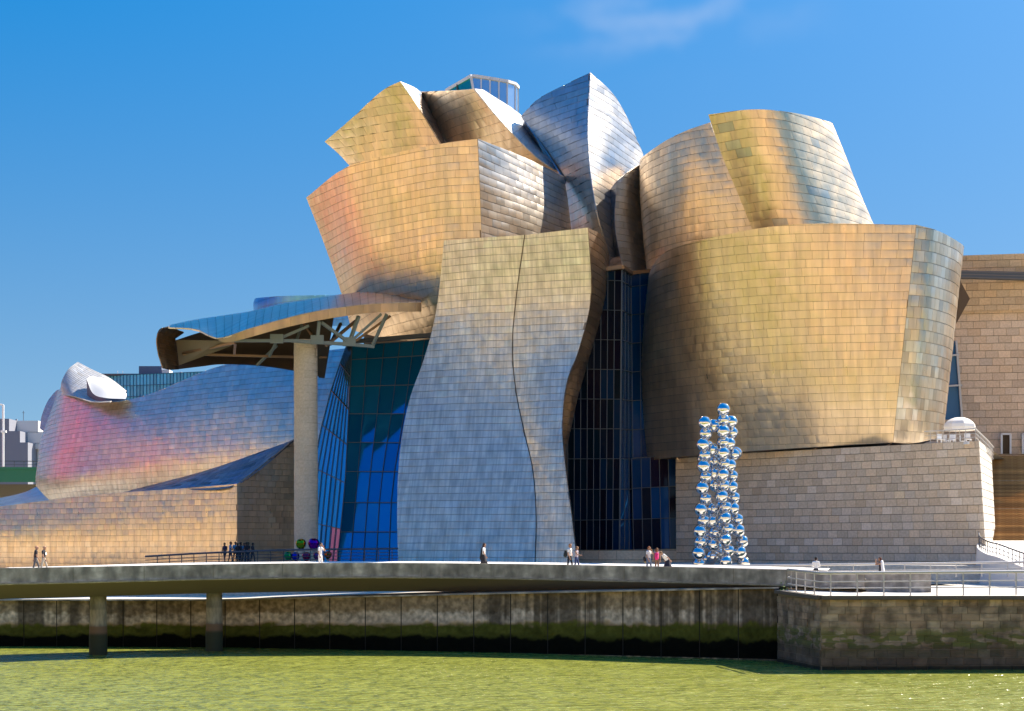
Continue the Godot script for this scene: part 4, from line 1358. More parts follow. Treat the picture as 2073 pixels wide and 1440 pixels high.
	put("fin_lid", shell(patch(pix([[[175, 768, 168.8], [181, 763, 170], [186, 762, 172]], [[188, 797, 165.5], [205, 780, 168], [216, 768, 172]], [[214, 806, 162.3], [230, 795, 166], [240, 784, 171]], [[254, 808, 161.2], [256, 803, 165], [256, 797, 169]]]))), mat("lid_metal", Color(0.58, 0.57, 0.55), 0.6, 0.4), mu)
	wall(mu, "left_fin", pix([[[80, 868, 183], [84, 843, 185], [95, 815, 187], [108, 797, 189]], [[100, 882, 179.5], [106, 852, 182], [112, 820, 185], [116, 790, 188]], [[118, 884, 176.5], [121, 855, 179], [123, 820, 182], [124, 790, 185]]]), {"tint": Color(0.52, 0.52, 0.54), "level": false, "course": 0.5, "width": 1.2, "joint": 0.03, "mat": "titanium_matte", "called": "fin_panel"}, "small fin at the far left of the long wall")
	# ---- low golden block in front of it
	var fl := gold.merged({"course": 0.56, "width": 0.85, "vary": 0.06, "pillow": 0.08, "tilt": 0.02, "tint": Color(0.70, 0.54, 0.35)})
	wall(mu, "low_block_front", pix([[[-190, 1150, 160], [-190, 1095, 160], [-190, 1055, 161]], [[-60, 1150, 156.5], [-60, 1090, 156.5], [-60, 1034, 157.5]], [[100, 1150, 151.5], [100, 1080, 151.5], [98, 1013, 152.5]], [[235, 1150, 146.5], [233, 1080, 146.5], [230, 999, 147.5]], [[360, 1150, 141.5], [359, 1070, 141.5], [358, 990, 142.3]], [[480, 1150, 136.5], [480, 1070, 136.5], [480, 980, 137]]]), fl, "low golden titanium block along the water terrace")
	wall(mu, "low_block_side", pix([[[480, 1150, 136.5], [480, 1070, 136.5], [480, 980, 137]], [[540, 1150, 138.5], [540, 1050, 138.5], [540, 934, 139]], [[610, 1150, 140.5], [610, 1030, 140.5], [612, 876, 141]]]), fl.merged({"tint": Color(0.78, 0.60, 0.42), "pillow": 0.03}, true), "shaded side of the low titanium block")  # tint lightened to fill in the shade on this side
	wall(mu, "low_block_roof", pix([[[230, 1000, 147.6], [250, 998, 150], [265, 993, 156.4]], [[358, 991, 142.4], [385, 972, 145.5], [410, 955, 149.3]], [[480, 981, 137.1], [505, 950, 140.5], [530, 914, 144]], [[612, 877, 141], [612, 880, 141.5], [612, 882, 142]]]), {"tint": Color(0.26, 0.30, 0.38), "level": false, "course": 0.75, "width": 1.5, "vary": 0.28}, "slate blue roof of the low block")
	wall(mu, "far_left_roof", pix([[[-190, 1056, 161], [-190, 1052, 168], [-190, 1040, 180]], [[-60, 1035, 157.6], [-50, 1028, 165], [-40, 1016, 178]], [[20, 1024, 155], [30, 1013, 163], [40, 1000, 176]], [[100, 1013, 152.6], [90, 1004, 160], [74, 986, 174]]]), {"tint": Color(0.55, 0.66, 0.78), "level": false, "course": 0.5, "width": 1.3, "joint": 0.03}, "ribbed blue roof at the far left")

func quay() -> void:
	# water terrace in front of the museum (a raised floor), promenades and river walls
	var st := begin()
	box(st, Vector3(3.5, 4.0, -150), Vector3(63, 2.7, 84))
	box(st, Vector3(-74, 3.7, -155), Vector3(92, 1.4, 84))
	struct("museum_terrace", st.commit(), M.paving)
	# promenade at the left, under the footbridge
	var top := [at(-150, 1213.5, 103.5), at(450, 1213, 102), at(1000, 1200, 97), at(1578, 1188, 90)]
	st = begin()
	for k in 3:
		var a: Vector3 = top[k]
		var b: Vector3 = top[k + 1]
		quad(st, a, a + Vector3(0, 0, -12), b + Vector3(0, 0, -16), b)
	struct("lower_promenade", st.commit(), M.paving)
	# promenade at the right
	var e := [at(1575, 1195, 89.2), at(1662, 1207, 83.0), at(2250, 1207, 83.6)]
	st = begin()
	quad(st, e[1], e[0] , Vector3(20, 4.05, -128), Vector3(75, 4.05, -128))
	quad(st, e[2], e[1], Vector3(75, 4.05, -128), Vector3(75, 4.0, -83))
	var pr := begin()
	var poly := [e[0], Vector3(e[0].x - 1.5, 4.04, -98), Vector3(12, 4.06, -134), Vector3(80, 4.06, -134), Vector3(80, e[2].y, e[2].z), e[2], e[1]]
	var cen := Vector3(40, 4.02, -105)
	for k in poly.size():
		for v in [cen, poly[k], poly[(k + 1) % poly.size()]]:
			pr.set_normal(Vector3.UP)
			pr.set_uv(Vector2(v.x, v.z))
			pr.add_vertex(v)
	struct("right_promenade", pr.commit(), M.paving)
	st = begin()
	quad(st, Vector3(6, 4.13, -102.5), Vector3(6, 4.13, -121), Vector3(31, 4.13, -113), Vector3(31, 4.13, -102.5))
	var pm := mat("pond_water", Color(0.03, 0.045, 0.035), 0.06)
	struct("pond", st.commit(), pm)
	# weathering of the river wall: water marks, weed line, black foot, drips
	var drip := noise_image(1024, 32, 0.07, 61, 4)
	var wob := noise_image(1024, 64, 0.025, 62, 4)
	wob.resize(1024, 256, Image.INTERPOLATE_CUBIC)
	var slow := noise_image(1024, 32, 0.022, 64, 3)
	var fine := noise_image(1024, 64, 0.11, 65, 4)
	fine.resize(1024, 256, Image.INTERPOLATE_CUBIC)
	var im := Image.create(1024, 256, false, Image.FORMAT_RGB8)
	for y in 256:
		for x in 1024:
			var g: float = wob.get_pixel(x, y).r
			var dr: float = drip.get_pixel(x, 8).r
			var fg: float = fine.get_pixel(x, y).r
			var f := y / 255.0 + (g - 0.5) * 0.13 + (fg - 0.5) * 0.05
			var right := smoothstep(560.0, 720.0, float(x))
			var left := smoothstep(420.0, 200.0, float(x))
			var c := Color(0.27, 0.20, 0.125).lerp(Color(0.46, 0.38, 0.29), smoothstep(0.26, 0.36, f))
			c = c.lerp(Color(0.36, 0.25, 0.14), smoothstep(0.46, 0.54, f))
			c = c * (0.55 + 0.55 * g + 0.7 * fg)
			# drips run down from the coping
			var dl: float = drip.get_pixel(x, 24).r
			var sd: float = slow.get_pixel(x, 8).r
			var reach := (0.15 + 0.75 * sd + 0.25 * (dl - 0.5)) * (0.4 + 0.75 * maxf(right, left))
			var dk := smoothstep(reach + 0.12, reach - 0.22, f) * smoothstep(0.30, 0.72, dr * 0.6 + sd * 0.4) * maxf(maxf(right, left), 0.25)
			c = c.lerp(Color(0.07, 0.055, 0.04), clampf(dk * 1.0, 0, 0.82))
			c = c.lerp(Color(0.085, 0.09, 0.018) * (0.6 + 0.8 * g), smoothstep(0.49, 0.57, f + (dr - 0.5) * 0.05))
			c = c.lerp(Color(0.006, 0.007, 0.005), smoothstep(0.70, 0.78, f))
			c = c * (0.7 + 0.6 * fg)
			im.set_pixel(x, y, c.linear_to_srgb())
	var wm := mat("river_wall_concrete", Color(1, 1, 1), 1.0)
	wm.metallic_specular = 0.1
	wm.albedo_texture = tex(im)
	wm.normal_enabled = true
	var nb := noise_image(256, 256, 0.06, 63, 4)
	nb.bump_map_to_normal_map(2.0)
	wm.normal_texture = tex(nb)
	wm.normal_scale = 0.5
	var rw := thing("river_wall", "stained concrete river wall with a green and black tide line", "wall")
	var st2 := begin()
	var lens := [0.0, 600.0, 1150.0, 1728.0]
	var px := -150.0
	var w := 66.0
	while px < 1577.0:
		var q := minf(px + w, 1577.0)
		var a := wall_top(top, px + 1.0)
		var b := wall_top(top, q - 1.0)
		var sp := begin()
		var u0 := (px + 150.0) / 1728.0
		var u1 := (q + 150.0) / 1728.0
		var off := Vector3(0, 0, rng.randf_range(0.0, 0.03))
		quad(sp, Vector3(a.x, -1.0, a.z) + off, a + off, b + off, Vector3(b.x, -1.0, b.z) + off, [Vector2(u0, 1.2), Vector2(u0, 0.0), Vector2(u1, 0.0), Vector2(u1, 1.2)])
		put("concrete_panel", sp.commit(), wm, rw)
		quad(st2, Vector3(a.x - 0.1, -1, a.z - 0.08), Vector3(a.x - 0.1, a.y - 0.05, a.z - 0.08), Vector3(b.x + 0.1, b.y - 0.05, b.z - 0.08), Vector3(b.x + 0.1, -1, b.z - 0.08))
		px = q
		w = lerpf(66.0, 80.0, clampf(px / 1577.0, 0, 1))
	put("joint_backing", st2.commit(), mat("dark_joint", Color(0.03, 0.026, 0.02), 0.9), rw)  # one plain dark colour behind the gaps between panels
	for k in 3:
		var c1 := begin()
		bar_into(c1, top[k] + Vector3(0, -0.06, 0.02), top[k + 1] + Vector3(0, -0.06, 0.02), 0.45, 0.10)
		put("coping", c1.commit(), M.concrete, rw)
	# block wall at the right
	var bw := thing("quay_wall", "brown stone block quay wall with moss at the lower right", "wall")
	var bt := mat("quay_stone", Color(1, 1, 1), 0.85, 0.0, true)
	var drp := noise_image(512, 64, 0.03, 71, 5)
	drp.resize(512, 256, Image.INTERPOLATE_CUBIC)
	var wob2 := noise_image(512, 256, 0.025, 72, 5)
	var bi := Image.create(512, 256, false, Image.FORMAT_RGB8)
	for y in 256:
		for x in 512:
			var f := y / 255.0
			var g: float = wob2.get_pixel(x, y).r
			var dv: float = drp.get_pixel(x, y).r
			var c := Color(1, 1, 1) * clampf(0.18 + 1.25 * dv * (0.35 + g), 0.2, 1.15)
			var moss := smoothstep(0.50, 0.66, g + 0.12 * sin(f * 3.0)) * smoothstep(0.30, 0.55, f) * smoothstep(0.9, 0.62, f)
			moss = maxf(moss, smoothstep(0.48, 0.60, g) * exp(-pow((f - 0.62) / 0.06, 2.0)) * 1.0)
			c = c.lerp(Color(0.22, 0.34, 0.05), clampf(moss, 0, 0.85))
			c = c.lerp(Color(0.20, 0.19, 0.15), smoothstep(0.62, 0.72, f) * 0.75)
			c = c.lerp(Color(0.05, 0.06, 0.03), smoothstep(0.90, 0.98, f))
			bi.set_pixel(x, y, c.clamp().linear_to_srgb())
	bt.albedo_texture = tex(bi)
	bt.normal_enabled = true
	bt.normal_texture = tex(nb)
	bt.normal_scale = 0.6
	var faces := [[e[0], e[1]], [e[1], e[2]]]
	for fi in 2:
		var a: Vector3 = faces[fi][0]
		var b: Vector3 = faces[fi][1]
		var length := a.distance_to(b)
		var dir := (b - a).normalized()
		var nn := dir.cross(Vector3.UP) * -1.0
		nn = nn if nn.z > 0 or nn.x < 0 else -nn
		nn = Vector3.UP.cross(dir) * -1.0 if Vector3.UP.cross(dir).z < 0 else Vector3.UP.cross(dir)
		var bk := begin()
		quad(bk, Vector3(a.x, -1, a.z), a, b, Vector3(b.x, -1, b.z))
		put("mortar", bk.commit(), M.concrete_plain, bw)
		var y := 3.75
		var row := 0
		while y > -0.2:
			var hh := 0.40 if row < 7 else 0.46
			var s := -0.5 * (row % 2) - rng.randf() * 0.2
			while s < length:
				var wd := rng.randf_range(0.65, 1.15)
				var s0 := maxf(s, 0.0) + 0.012
				var s1 := minf(s + wd, length) - 0.012
				s += wd
				if s1 - s0 < 0.1:
					continue
				var c := a + dir * (s0 + s1) * 0.5
				c.y = y - hh / 2
				var v := rng.randf_range(0.75, 1.2)
				var tc := Color(0.36, 0.245, 0.16).lerp(Color(0.40, 0.31, 0.225), rng.randf()) * v
				tc.a = 1.0
				var sb := begin()
				var pr2 := rng.randf_range(0.02, 0.07)
				var p0 := a + dir * s0 + nn * pr2
				var p1 := a + dir * s1 + nn * pr2
				var yt := y - 0.012
				var yb := y - hh + 0.012
				var uu := [Vector2(s0 / 18.0 + fi * 0.3, (3.75 - yb) / 3.95), Vector2(s0 / 18.0 + fi * 0.3, (3.75 - yt) / 3.95), Vector2(s1 / 18.0 + fi * 0.3, (3.75 - yt) / 3.95), Vector2(s1 / 18.0 + fi * 0.3, (3.75 - yb) / 3.95)]
				var q := [Vector3(p0.x, yb, p0.z), Vector3(p0.x, yt, p0.z), Vector3(p1.x, yt, p1.z), Vector3(p1.x, yb, p1.z)]
				quad(sb, q[0], q[1], q[2], q[3], uu, tc)
				for r in [[1, 2], [0, 1], [3, 2], [0, 3]]:
					quad(sb, q[r[0]], q[r[0]] - nn * 0.1, q[r[1]] - nn * 0.1, q[r[1]], [uu[r[0]], uu[r[0]], uu[r[1]], uu[r[1]]], tc)
				put("stone_block", sb.commit(), bt, bw)
			y -= hh
			row += 1
		var cp := begin()
		bar_into(cp, a + Vector3(0, -0.09, 0.03), b + Vector3(0, -0.09, 0.03), 0.5, 0.2)
		put("coping", cp.commit(), mat("dark_coping", Color(0.10, 0.085, 0.075), 0.9), bw)

func wall_top(top: Array, px: float) -> Vector3:
	# where the coping line meets the given bearing
	for k in 3:
		var a: Vector3 = top[k]
		var b: Vector3 = top[k + 1]
		var s := (px - CX) / F
		var t := (-s * a.z - a.x) / ((b.x - a.x) + s * (b.z - a.z))
		if t <= 1.0 or k == 2:
			return a.lerp(b, clampf(t, 0, 1))
	return top[3]

func footbridge() -> void:
	var fb := thing("footbridge", "curved grey concrete footbridge over the water before the museum", "footbridge")
	var path := [at(-260, 1158, 84), at(-60, 1152, 88), at(200, 1147.5, 92), at(450, 1142.5, 95.5), at(700, 1140, 97), at(950, 1141, 97), at(1200, 1145, 95), at(1400, 1149, 92.3), at(1595, 1154, 89.6), at(1750, 1158, 88)]
	var n := 80
	var ring := []
	# outer face, haunch, underside, far side, walking floor
	var sec := [[0.35, -0.45], [0.33, 0.0], [0.0, 0.0], [0.0, -0.98], [0.03, -1.02], [1.7, -1.92], [4.2, -1.92], [6.2, -1.0], [6.2, -0.3]]
	var girder := begin()
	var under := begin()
	var far := begin()
	var run := 0.0
	var pts := []
	for i in n + 1:
		pts.append(spline(path, float(i) / n))
	var frame := func(i: int) -> Array:
		var a: Vector3 = pts[maxi(i - 1, 0)]
		var b: Vector3 = pts[mini(i + 1, n)]
		var d := b - a
		d.y = 0
		d = d.normalized()
		return [pts[i], Vector3(d.z, 0, -d.x)]
	for i in n:
		var f0: Array = frame.call(i)
		var f1: Array = frame.call(i + 1)
		var thin0 := 1.0 - 0.75 * smoothstep(56.0, 76.0, float(i))
		var thin1 := 1.0 - 0.75 * smoothstep(56.0, 76.0, float(i + 1))
		var l: float = pts[i].distance_to(pts[i + 1])
		var run2 := run + l
		for k in sec.size() - 1:
			var y0: float = sec[k][1]
			var y1: float = sec[k + 1][1]
			var g := func(f: Array, o: float, y: float, th: float) -> Vector3:
				var yy := y if y > -1.01 else -1.0 + (y + 1.0) * th
				return f[0] + f[1] * o + Vector3(0, yy, 0)
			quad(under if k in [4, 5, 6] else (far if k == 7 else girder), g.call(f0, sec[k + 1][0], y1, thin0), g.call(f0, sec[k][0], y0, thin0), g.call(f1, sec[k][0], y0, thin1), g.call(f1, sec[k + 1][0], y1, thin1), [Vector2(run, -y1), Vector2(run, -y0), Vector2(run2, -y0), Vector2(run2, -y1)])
		run = run2
	put("girder", girder.commit(), M.concrete, fb)
	put("far_edge", far.commit(), M.concrete, fb)
	put("under_beam", under.commit(), mat("shaded_concrete", Color(0.13, 0.105, 0.075), 0.9), fb)  # concrete colour darkened, so the shade under the deck is in it
	var floor_st := begin()
	var cop := begin()
	var lip := begin()
	for i in n:
		var f0: Array = frame.call(i)
		var f1: Array = frame.call(i + 1)
		quad(floor_st, f0[0] + f0[1] * 0.35 + Vector3(0, -0.45, 0), f0[0] + f0[1] * 5.2 + Vector3(0, -0.42, 0), f1[0] + f1[1] * 5.2 + Vector3(0, -0.42, 0), f1[0] + f1[1] * 0.35 + Vector3(0, -0.45, 0))
		bar_into(lip, f0[0] + Vector3(0, -0.93, 0.03), f1[0] + Vector3(0, -0.93, 0.03), 0.12, 0.1)
		if i > 12 and i < 74:
			var hi0 := 0.10 * smoothstep(12.0, 26.0, float(i))
			var hi1 := 0.10 * smoothstep(12.0, 26.0, float(i + 1))
			quad(cop, f0[0] + f0[1] * 5.2 + Vector3(0, -0.06, 0), f0[0] + f0[1] * 6.3 + Vector3(0, hi0 - 0.06, 0), f1[0] + f1[1] * 6.3 + Vector3(0, hi1 - 0.06, 0), f1[0] + f1[1] * 5.2 + Vector3(0, -0.06, 0))
			quad(cop, f0[0] + f0[1] * 5.2 + Vector3(0, -0.46, 0), f0[0] + f0[1] * 5.2 + Vector3(0, -0.06, 0), f1[0] + f1[1] * 5.2 + Vector3(0, -0.06, 0), f1[0] + f1[1] * 5.2 + Vector3(0, -0.46, 0))
	put("walkway", floor_st.commit(), M.paving, fb)
	put("far_coping", cop.commit(), M.white_stone, fb)
	put("drip_edge", lip.commit(), M.concrete, fb)
	# joints between the casting lengths
	for x in range(6, 76, 5):
		var f0: Array = frame.call(x)
		put("joint", bar(f0[0] + Vector3(0, -0.02, 0.004), f0[0] + Vector3(0, -0.9, 0.004), 0.03, 0.02), M.concrete_plain, fb)
	for q in [[198.5, 92.6], [433.5, 95.8]]:
		var c := at(q[0], 1300, q[1] + 2.6)
		var pm := lathe([Vector2(0.56, -1.2), Vector2(0.58, 0.9), Vector2(0.56, 1.2), Vector2(0.53, 2.4), Vector2(0.52, 4.3)], 20, Vector3(c.x, 0, c.z))
		put("pier", pm, M.pier if M.has("pier") else pier_material(), fb)

func pier_material() -> StandardMaterial3D:
	var g := noise_image(256, 128, 0.04, 81, 5)
	var im := Image.create(256, 128, false, Image.FORMAT_RGB8)
	for y in 128:
		for x in 256:
			var f := y / 127.0 * 5.5 - 1.2   # height above the water, bottom row first
			f = 4.3 - y / 127.0 * 5.5
			var v: float = g.get_pixel(x, y).r
			var c := Color(0.22, 0.20, 0.16) * (0.6 + 0.8 * v)
			c = c.lerp(Color(0.36, 0.31, 0.23) * (0.7 + 0.6 * v), smoothstep(2.8, 2.6, f) * smoothstep(1.6, 1.9, f))
			c = c.lerp(Color(0.20, 0.12, 0.07), smoothstep(1.7, 1.55, f))
			c = c.lerp(Color(0.04, 0.045, 0.02), smoothstep(1.3, 1.0, f))
			im.set_pixel(x, y, c.linear_to_srgb())
	var m := mat("pier", Color(1, 1, 1), 0.85)
	m.albedo_texture = tex(im)
	m.uv1_scale = Vector3(0.3, 1.0 / 5.5, 1)
	m.uv1_offset = Vector3(0, 4.3 / 5.5, 0)
	return m

func stairs() -> void:
	# long flight of wooden steps, the white ramp at its foot and its curved parapet
	var t := thing("staircase", "wide flight of golden wooden steps rising at the right edge", "stairs")
	var n := 46
	for i in n:
		var f := float(i) / (n - 1)
		var d := lerpf(118.2, 138.2, f)
		var y := lerpf(7.25, 15.2, f)
		var x0 := lerpf(38.1, 44.7, f)
		var st := begin()
		var tc := Color(0.66, 0.39, 0.14) * rng.randf_range(0.55, 1.2)
		tc.a = 1
		box(st, Vector3(x0 + 9, y - 0.08, -d), Vector3(18, 0.19, 0.5), Basis.IDENTITY, tc)
		put("step", st.commit(), M.wood, t)
		if i == 15 or i == 30:
			st = begin()
			box(st, Vector3(x0 + 9, y + 0.03, -d + 0.22), Vector3(18, 0.05, 0.06), Basis.IDENTITY, Color(0.6, 0.5, 0.35))
			put("nosing", st.commit(), M.wood, t)
	var fl := begin()
	quad(fl, Vector3(37.9, 6.9, -118.1), Vector3(44.5, 14.9, -138.4), Vector3(64, 14.9, -138.4), Vector3(58, 6.9, -118.1))
	put("carriage", fl.commit(), M.concrete_plain, t)
	put("side_rail", tube([Vector3(38.15, 8.2, -118), Vector3(44.7, 16.1, -138)], 0.05, 6), M.steel, t)
	# white ramp
	var lft := [at(2001, 1095, 118), at(1984, 1102, 114), at(1984, 1114, 110), at(2001, 1125, 106.5), at(2022, 1131, 104), at(2050, 1142, 101.5), at(2076, 1152, 99), at(2110, 1164, 97)]
	var st := begin()
	var pw := begin()
	for k in range(0, 56):
		var a := spline(lft, k / 56.0)
		var b := spline(lft, (k + 1) / 56.0)
		quad(st, b, a, Vector3(62, a.y, a.z), Vector3(62, b.y, b.z))
		quad(pw, Vector3(b.x - 0.35, 3.8, b.z + 0.1), b + Vector3(-0.15, 0.12, 0.0), a + Vector3(-0.15, 0.12, 0), Vector3(a.x - 0.35, 3.8, a.z + 0.1))
		quad(pw, b + Vector3(-0.15, 0.12, 0.0), b + Vector3(0.2, 0.12, 0.0), a + Vector3(0.2, 0.12, 0), a + Vector3(-0.15, 0.12, 0))
	struct("ramp", st.commit(), M.white_stone)
	var cw := put("ramp_wall", pw.commit(), M.white_stone)
	tag(cw, "white curving parapet wall round the foot of the ramp", "wall")
	var tops := []
	for q in lft:
		tops.append(q + Vector3(0.0, 1.0, 0.0))
	railing("curving grey railing winding down the white ramp at the right", tops, 1.0, [0.35, 0.65], 0.75, 0.055, "dark_steel")

func rails_and_terrace() -> void:
	# front railing of the right promenade
	railing("long steel railing along the front edge of the right quay", [at(1595, 1153.5, 89), at(1660, 1160.5, 83.6), at(2200, 1157, 84.3)], 1.32, [0.5, 0.86], 1.52, 0.085, "steel", [1])
	# railing along the far side of the footbridge approach
	railing("steel railing behind the footbridge approach, before the stone base", [at(1270, 1145.5, 102.5), at(1500, 1146, 101), at(1760, 1142.5, 100), at(2200, 1137, 99)], 0.95, [0.42], 1.7, 0.075, "steel")
	railing("dark railing on the terrace between the low golden block and the tower", [at(294, 1127, 121), at(420, 1120, 119.5), at(600, 1113.5, 118), at(806, 1111, 117)], 1.15, [0.3, 0.55, 0.8], 1.1, 0.075, "dark_steel")
	railing("short return railing at the corner of the right quay", [at(1596, 1154.5, 89), at(1623, 1155, 91.5)], 1.3, [0.4, 0.8], 0.6, 0.05, "steel", [1])
	var t := thing("low_wall", "low grey concrete wall continuing the footbridge on the right quay", "wall")
	var st := begin()
	var a := at(1590, 1156, 90.2)
	var b := at(1886, 1162, 89.0)
	var c := (a + b) * 0.5
	box(st, Vector3(c.x, 4.55, c.z), Vector3(b.x - a.x, 1.15, 0.4), Basis(Vector3.UP, -atan2(b.z - a.z, b.x - a.x)))
	put("wall_body", st.commit(), M.concrete, t)
	# terrace on the stone base: rail, parasol, chairs, camera
	railing("small steel railing round the cafe terrace on the stone base", [at(1872, 874, 119), at(1938, 870.5, 114.5), at(1975, 868, 113.4), at(2001, 893, 120), at(2012, 906, 124)], 1.15, [0.35, 0.65, 0.95], 0.9, 0.05, "steel", [1])
	var um := thing("parasol", "white domed parasol on the terrace above the stone base", "parasol")
	var uc := at(1943, 866, 121)
	st = begin()
	var segs := 8
	for k in segs:
		for j in 5:
			var p := []
			for q in [[k, j], [k, j + 1], [k + 1, j + 1], [k + 1, j]]:
				var th: float = TAU * q[0] / segs
				var ph: float = q[1] / 5.0
				var r := 1.28 * cos(ph * PI / 2) * (1.0 + 0.03 * cos(th * segs))
				p.append(uc + Vector3(cos(th) * r, 0.85 * sin(ph * PI / 2), sin(th) * r))
			quad(st, p[3], p[2], p[1], p[0])
	var cm := mat("canvas", Color(0.82, 0.80, 0.77), 0.9)
	cm.backlight_enabled = true
	cm.backlight = Color(0.5, 0.48, 0.45)
	put("parasol_canopy", st.commit(), cm, um)
	st = begin()
	for k in segs:
		var th := TAU * k / segs
		var th2 := TAU * (k + 1) / segs
		var p := uc + Vector3(cos(th) * 1.26, 0, sin(th) * 1.26)
		var q := uc + Vector3(cos(th2) * 1.26, 0, sin(th2) * 1.26)
		quad(st, q - Vector3(0, 0.22, 0), q, p, p - Vector3(0, 0.22, 0))
	put("valance", st.commit(), cm, um)
	put("parasol_pole", tube([Vector3(uc.x, 14.8, uc.z), uc + Vector3(0, 0.85, 0)], 0.035, 6), M.steel, um)
	var proto: Node3D = null
	var spots := [[1906, 118.5, 0.4], [1917, 119.5, 2.0], [1927, 118.8, -0.6], [1950, 120, 1.2], [1960, 118.0, 2.6]]
	var cl := ["white chair leftmost on the terrace, beside the drum", "white chair second from the left on the terrace", "white chair just left of the parasol pole", "white chair just right of the parasol pole", "white chair nearest the terrace corner"]
	for i in spots.size():
		var r: Node3D
		if proto == null:
			proto = thing("chair", "", "chair")
			r = proto
			st = begin()
			box(st, Vector3(0, 0.45, 0), Vector3(0.46, 0.04, 0.46))
			put("seat", st.commit(), M.white_paint, r)
			st = begin()
			box(st, Vector3(0, 0.72, -0.22), Vector3(0.46, 0.42, 0.03))
			put("backrest", st.commit(), M.white_paint, r)
			for sx in [-1, 1]:
				for sz in [-1, 1]:
					put("leg", bar(Vector3(0.2 * sx, 0, 0.2 * sz), Vector3(0.2 * sx, 0.45, 0.2 * sz), 0.04), M.white_paint, r)
		else:
			r = proto.duplicate()
			r.name = numbered("chair")
			add_child(r)
		r.position = Vector3((spots[i][0] - CX) * spots[i][1] / F, 14.84, -spots[i][1])
		r.rotation.y = spots[i][2]
		tag(r, cl[i], "chair", "white chairs on the cafe terrace")
	var ca := thing("security_camera", "small white security camera at the corner of the stone base", "camera")
	st = begin()
	box(st, at(1957, 897, 113.6), Vector3(0.18, 0.2, 0.45), Basis(Vector3.UP, 0.5))
	put("housing", st.commit(), M.white_paint, ca)
	put("bracket", bar(at(1957, 893, 114), at(1957, 897, 113.6), 0.05), M.white_paint, ca)
	# weed growing from the wall corner
	var pl := thing("weed", "small green weed growing at the corner of the quay walls", "plant")
	var base := at(1587, 1196, 88.8)
	st = begin()
	for k in 46:
		var dir := Vector3(rng.randfn(0, 0.5), rng.randf_range(-1.1, 0.7), rng.randf_range(0.1, 0.6))
		var p := base + dir * rng.randf_range(0.1, 0.75)
		var s := Vector3(rng.randfn(0, 1), rng.randfn(0, 1), rng.randfn(0, 1)).normalized() * 0.07
		var u := s.cross(Vector3(0.3, 1, 0.2)).normalized() * 0.045
		quad(st, p - s, p + u, p + s, p - u)
	var lv := put("foliage", st.commit(), M.leaf, pl)
	lv.set_meta("kind", "stuff")
	put("stem", tube([base, base + Vector3(0.02, 0.3, 0.05), base + Vector3(0.1, 0.6, 0.1)], 0.012, 5), M.leaf, pl)

func ball(r: float, sides := 20, rings := 12) -> SphereMesh:
	var m := SphereMesh.new()
	m.radius = r
	m.height = r * 2
	m.radial_segments = sides
	m.rings = rings
	return m

func sculptures() -> void:
	# tall stack of mirror balls
	var t := thing("mirror_ball_sculpture", "tall stack of mirrored steel balls before the stone base", "sculpture", at(1460, 1165, 108.5))
	var d := 108.5
	var o := t.position
	var r2 := RandomNumberGenerator.new()
	r2.seed = 99
	var bm := ball(0.49, 32, 20)
	var strings := [[1427.0, 856.0, -2.0], [1447.0, 862.0, 0.8], [1465.0, 829.0, -1.0], [1482.0, 854.0, 1.1]]
	for s in 4:
		var y: float = strings[s][1]
		var k := 0
		while y < 1150.0:
			var low := clampf((y - 980.0) / 160.0, 0.0, 1.0)
			var x: float = strings[s][0] + (2.0 if k % 2 else -3.0) + r2.randf_range(-3, 3)
			x += ([-11.0, -4.0, 9.0, 24.0][s]) * low
			if s == 1 and (k == 1 or k == 6):
				y += 24.5
				k += 1
				continue
			var m := put("mirror_ball", bm, M.mirror, t)
			m.position = at(x, y, d + strings[s][2] * 0.35 + (0.35 if k % 2 else -0.3)) - o
			y += 22.0 if s != 1 else 24.0
			k += 1
	for k in 20:
		var m := put("mirror_ball", bm, M.mirror, t)
		m.position = at(1432 + r2.randf_range(-8, 58), 905 + k * 12.0, d + 0.9 + r2.randf()) - o
	# glossy balloon shapes on the terrace
	var cols := [[583, 1126, 8.5, Color(0.02, 0.35, 0.09), "green"], [598, 1127, 8.5, Color(0.05, 0.03, 0.45), "blue"], [609, 1102, 10.5, Color(0.55, 0.42, 0.02), "yellow"], [635, 1102, 11.5, Color(0.38, 0.01, 0.33), "purple"], [620, 1127, 8.5, Color(0.5, 0.03, 0.09), "red"], [664, 1124, 7.5, Color(0.45, 0.10, 0.02), "orange"], [641, 1126, 7.0, Color(0.4, 0.06, 0.2), "pink"]]
	for q in cols:
		var b := thing("balloon_flower", "glossy %s balloon-like bud lying on the terrace by the column" % q[4], "sculpture", at(q[0], q[1], 122.5), 0, "glossy coloured buds by the column")
		var m := mat("bud_" + q[4], q[3], 0.08, 1.0)
		var r: float = q[2] * 122.5 / F
		put("bud", lathe([Vector2(0.05, -1.15 * r), Vector2(0.55 * r, -0.9 * r), Vector2(0.85 * r, -0.5 * r), Vector2(1.0 * r, 0.0), Vector2(0.98 * r, 0.4 * r), Vector2(0.78 * r, 0.8 * r), Vector2(0.4 * r, 1.0 * r), Vector2(0.02, 1.05 * r)], 20), m, b)
		put("stem", tube([Vector3(0, -r, 0), Vector3(0.2, -r - 0.35, -0.2), Vector3(0.5, -r - 0.6, -0.4)], 0.10, 8), M.steel, b)
		b.rotation = Vector3(0.2, 0, (q[0] - 620) * -0.006)

func on_deck(px: float, foot: float, d: float) -> Vector3:
	return at(px, foot, d)

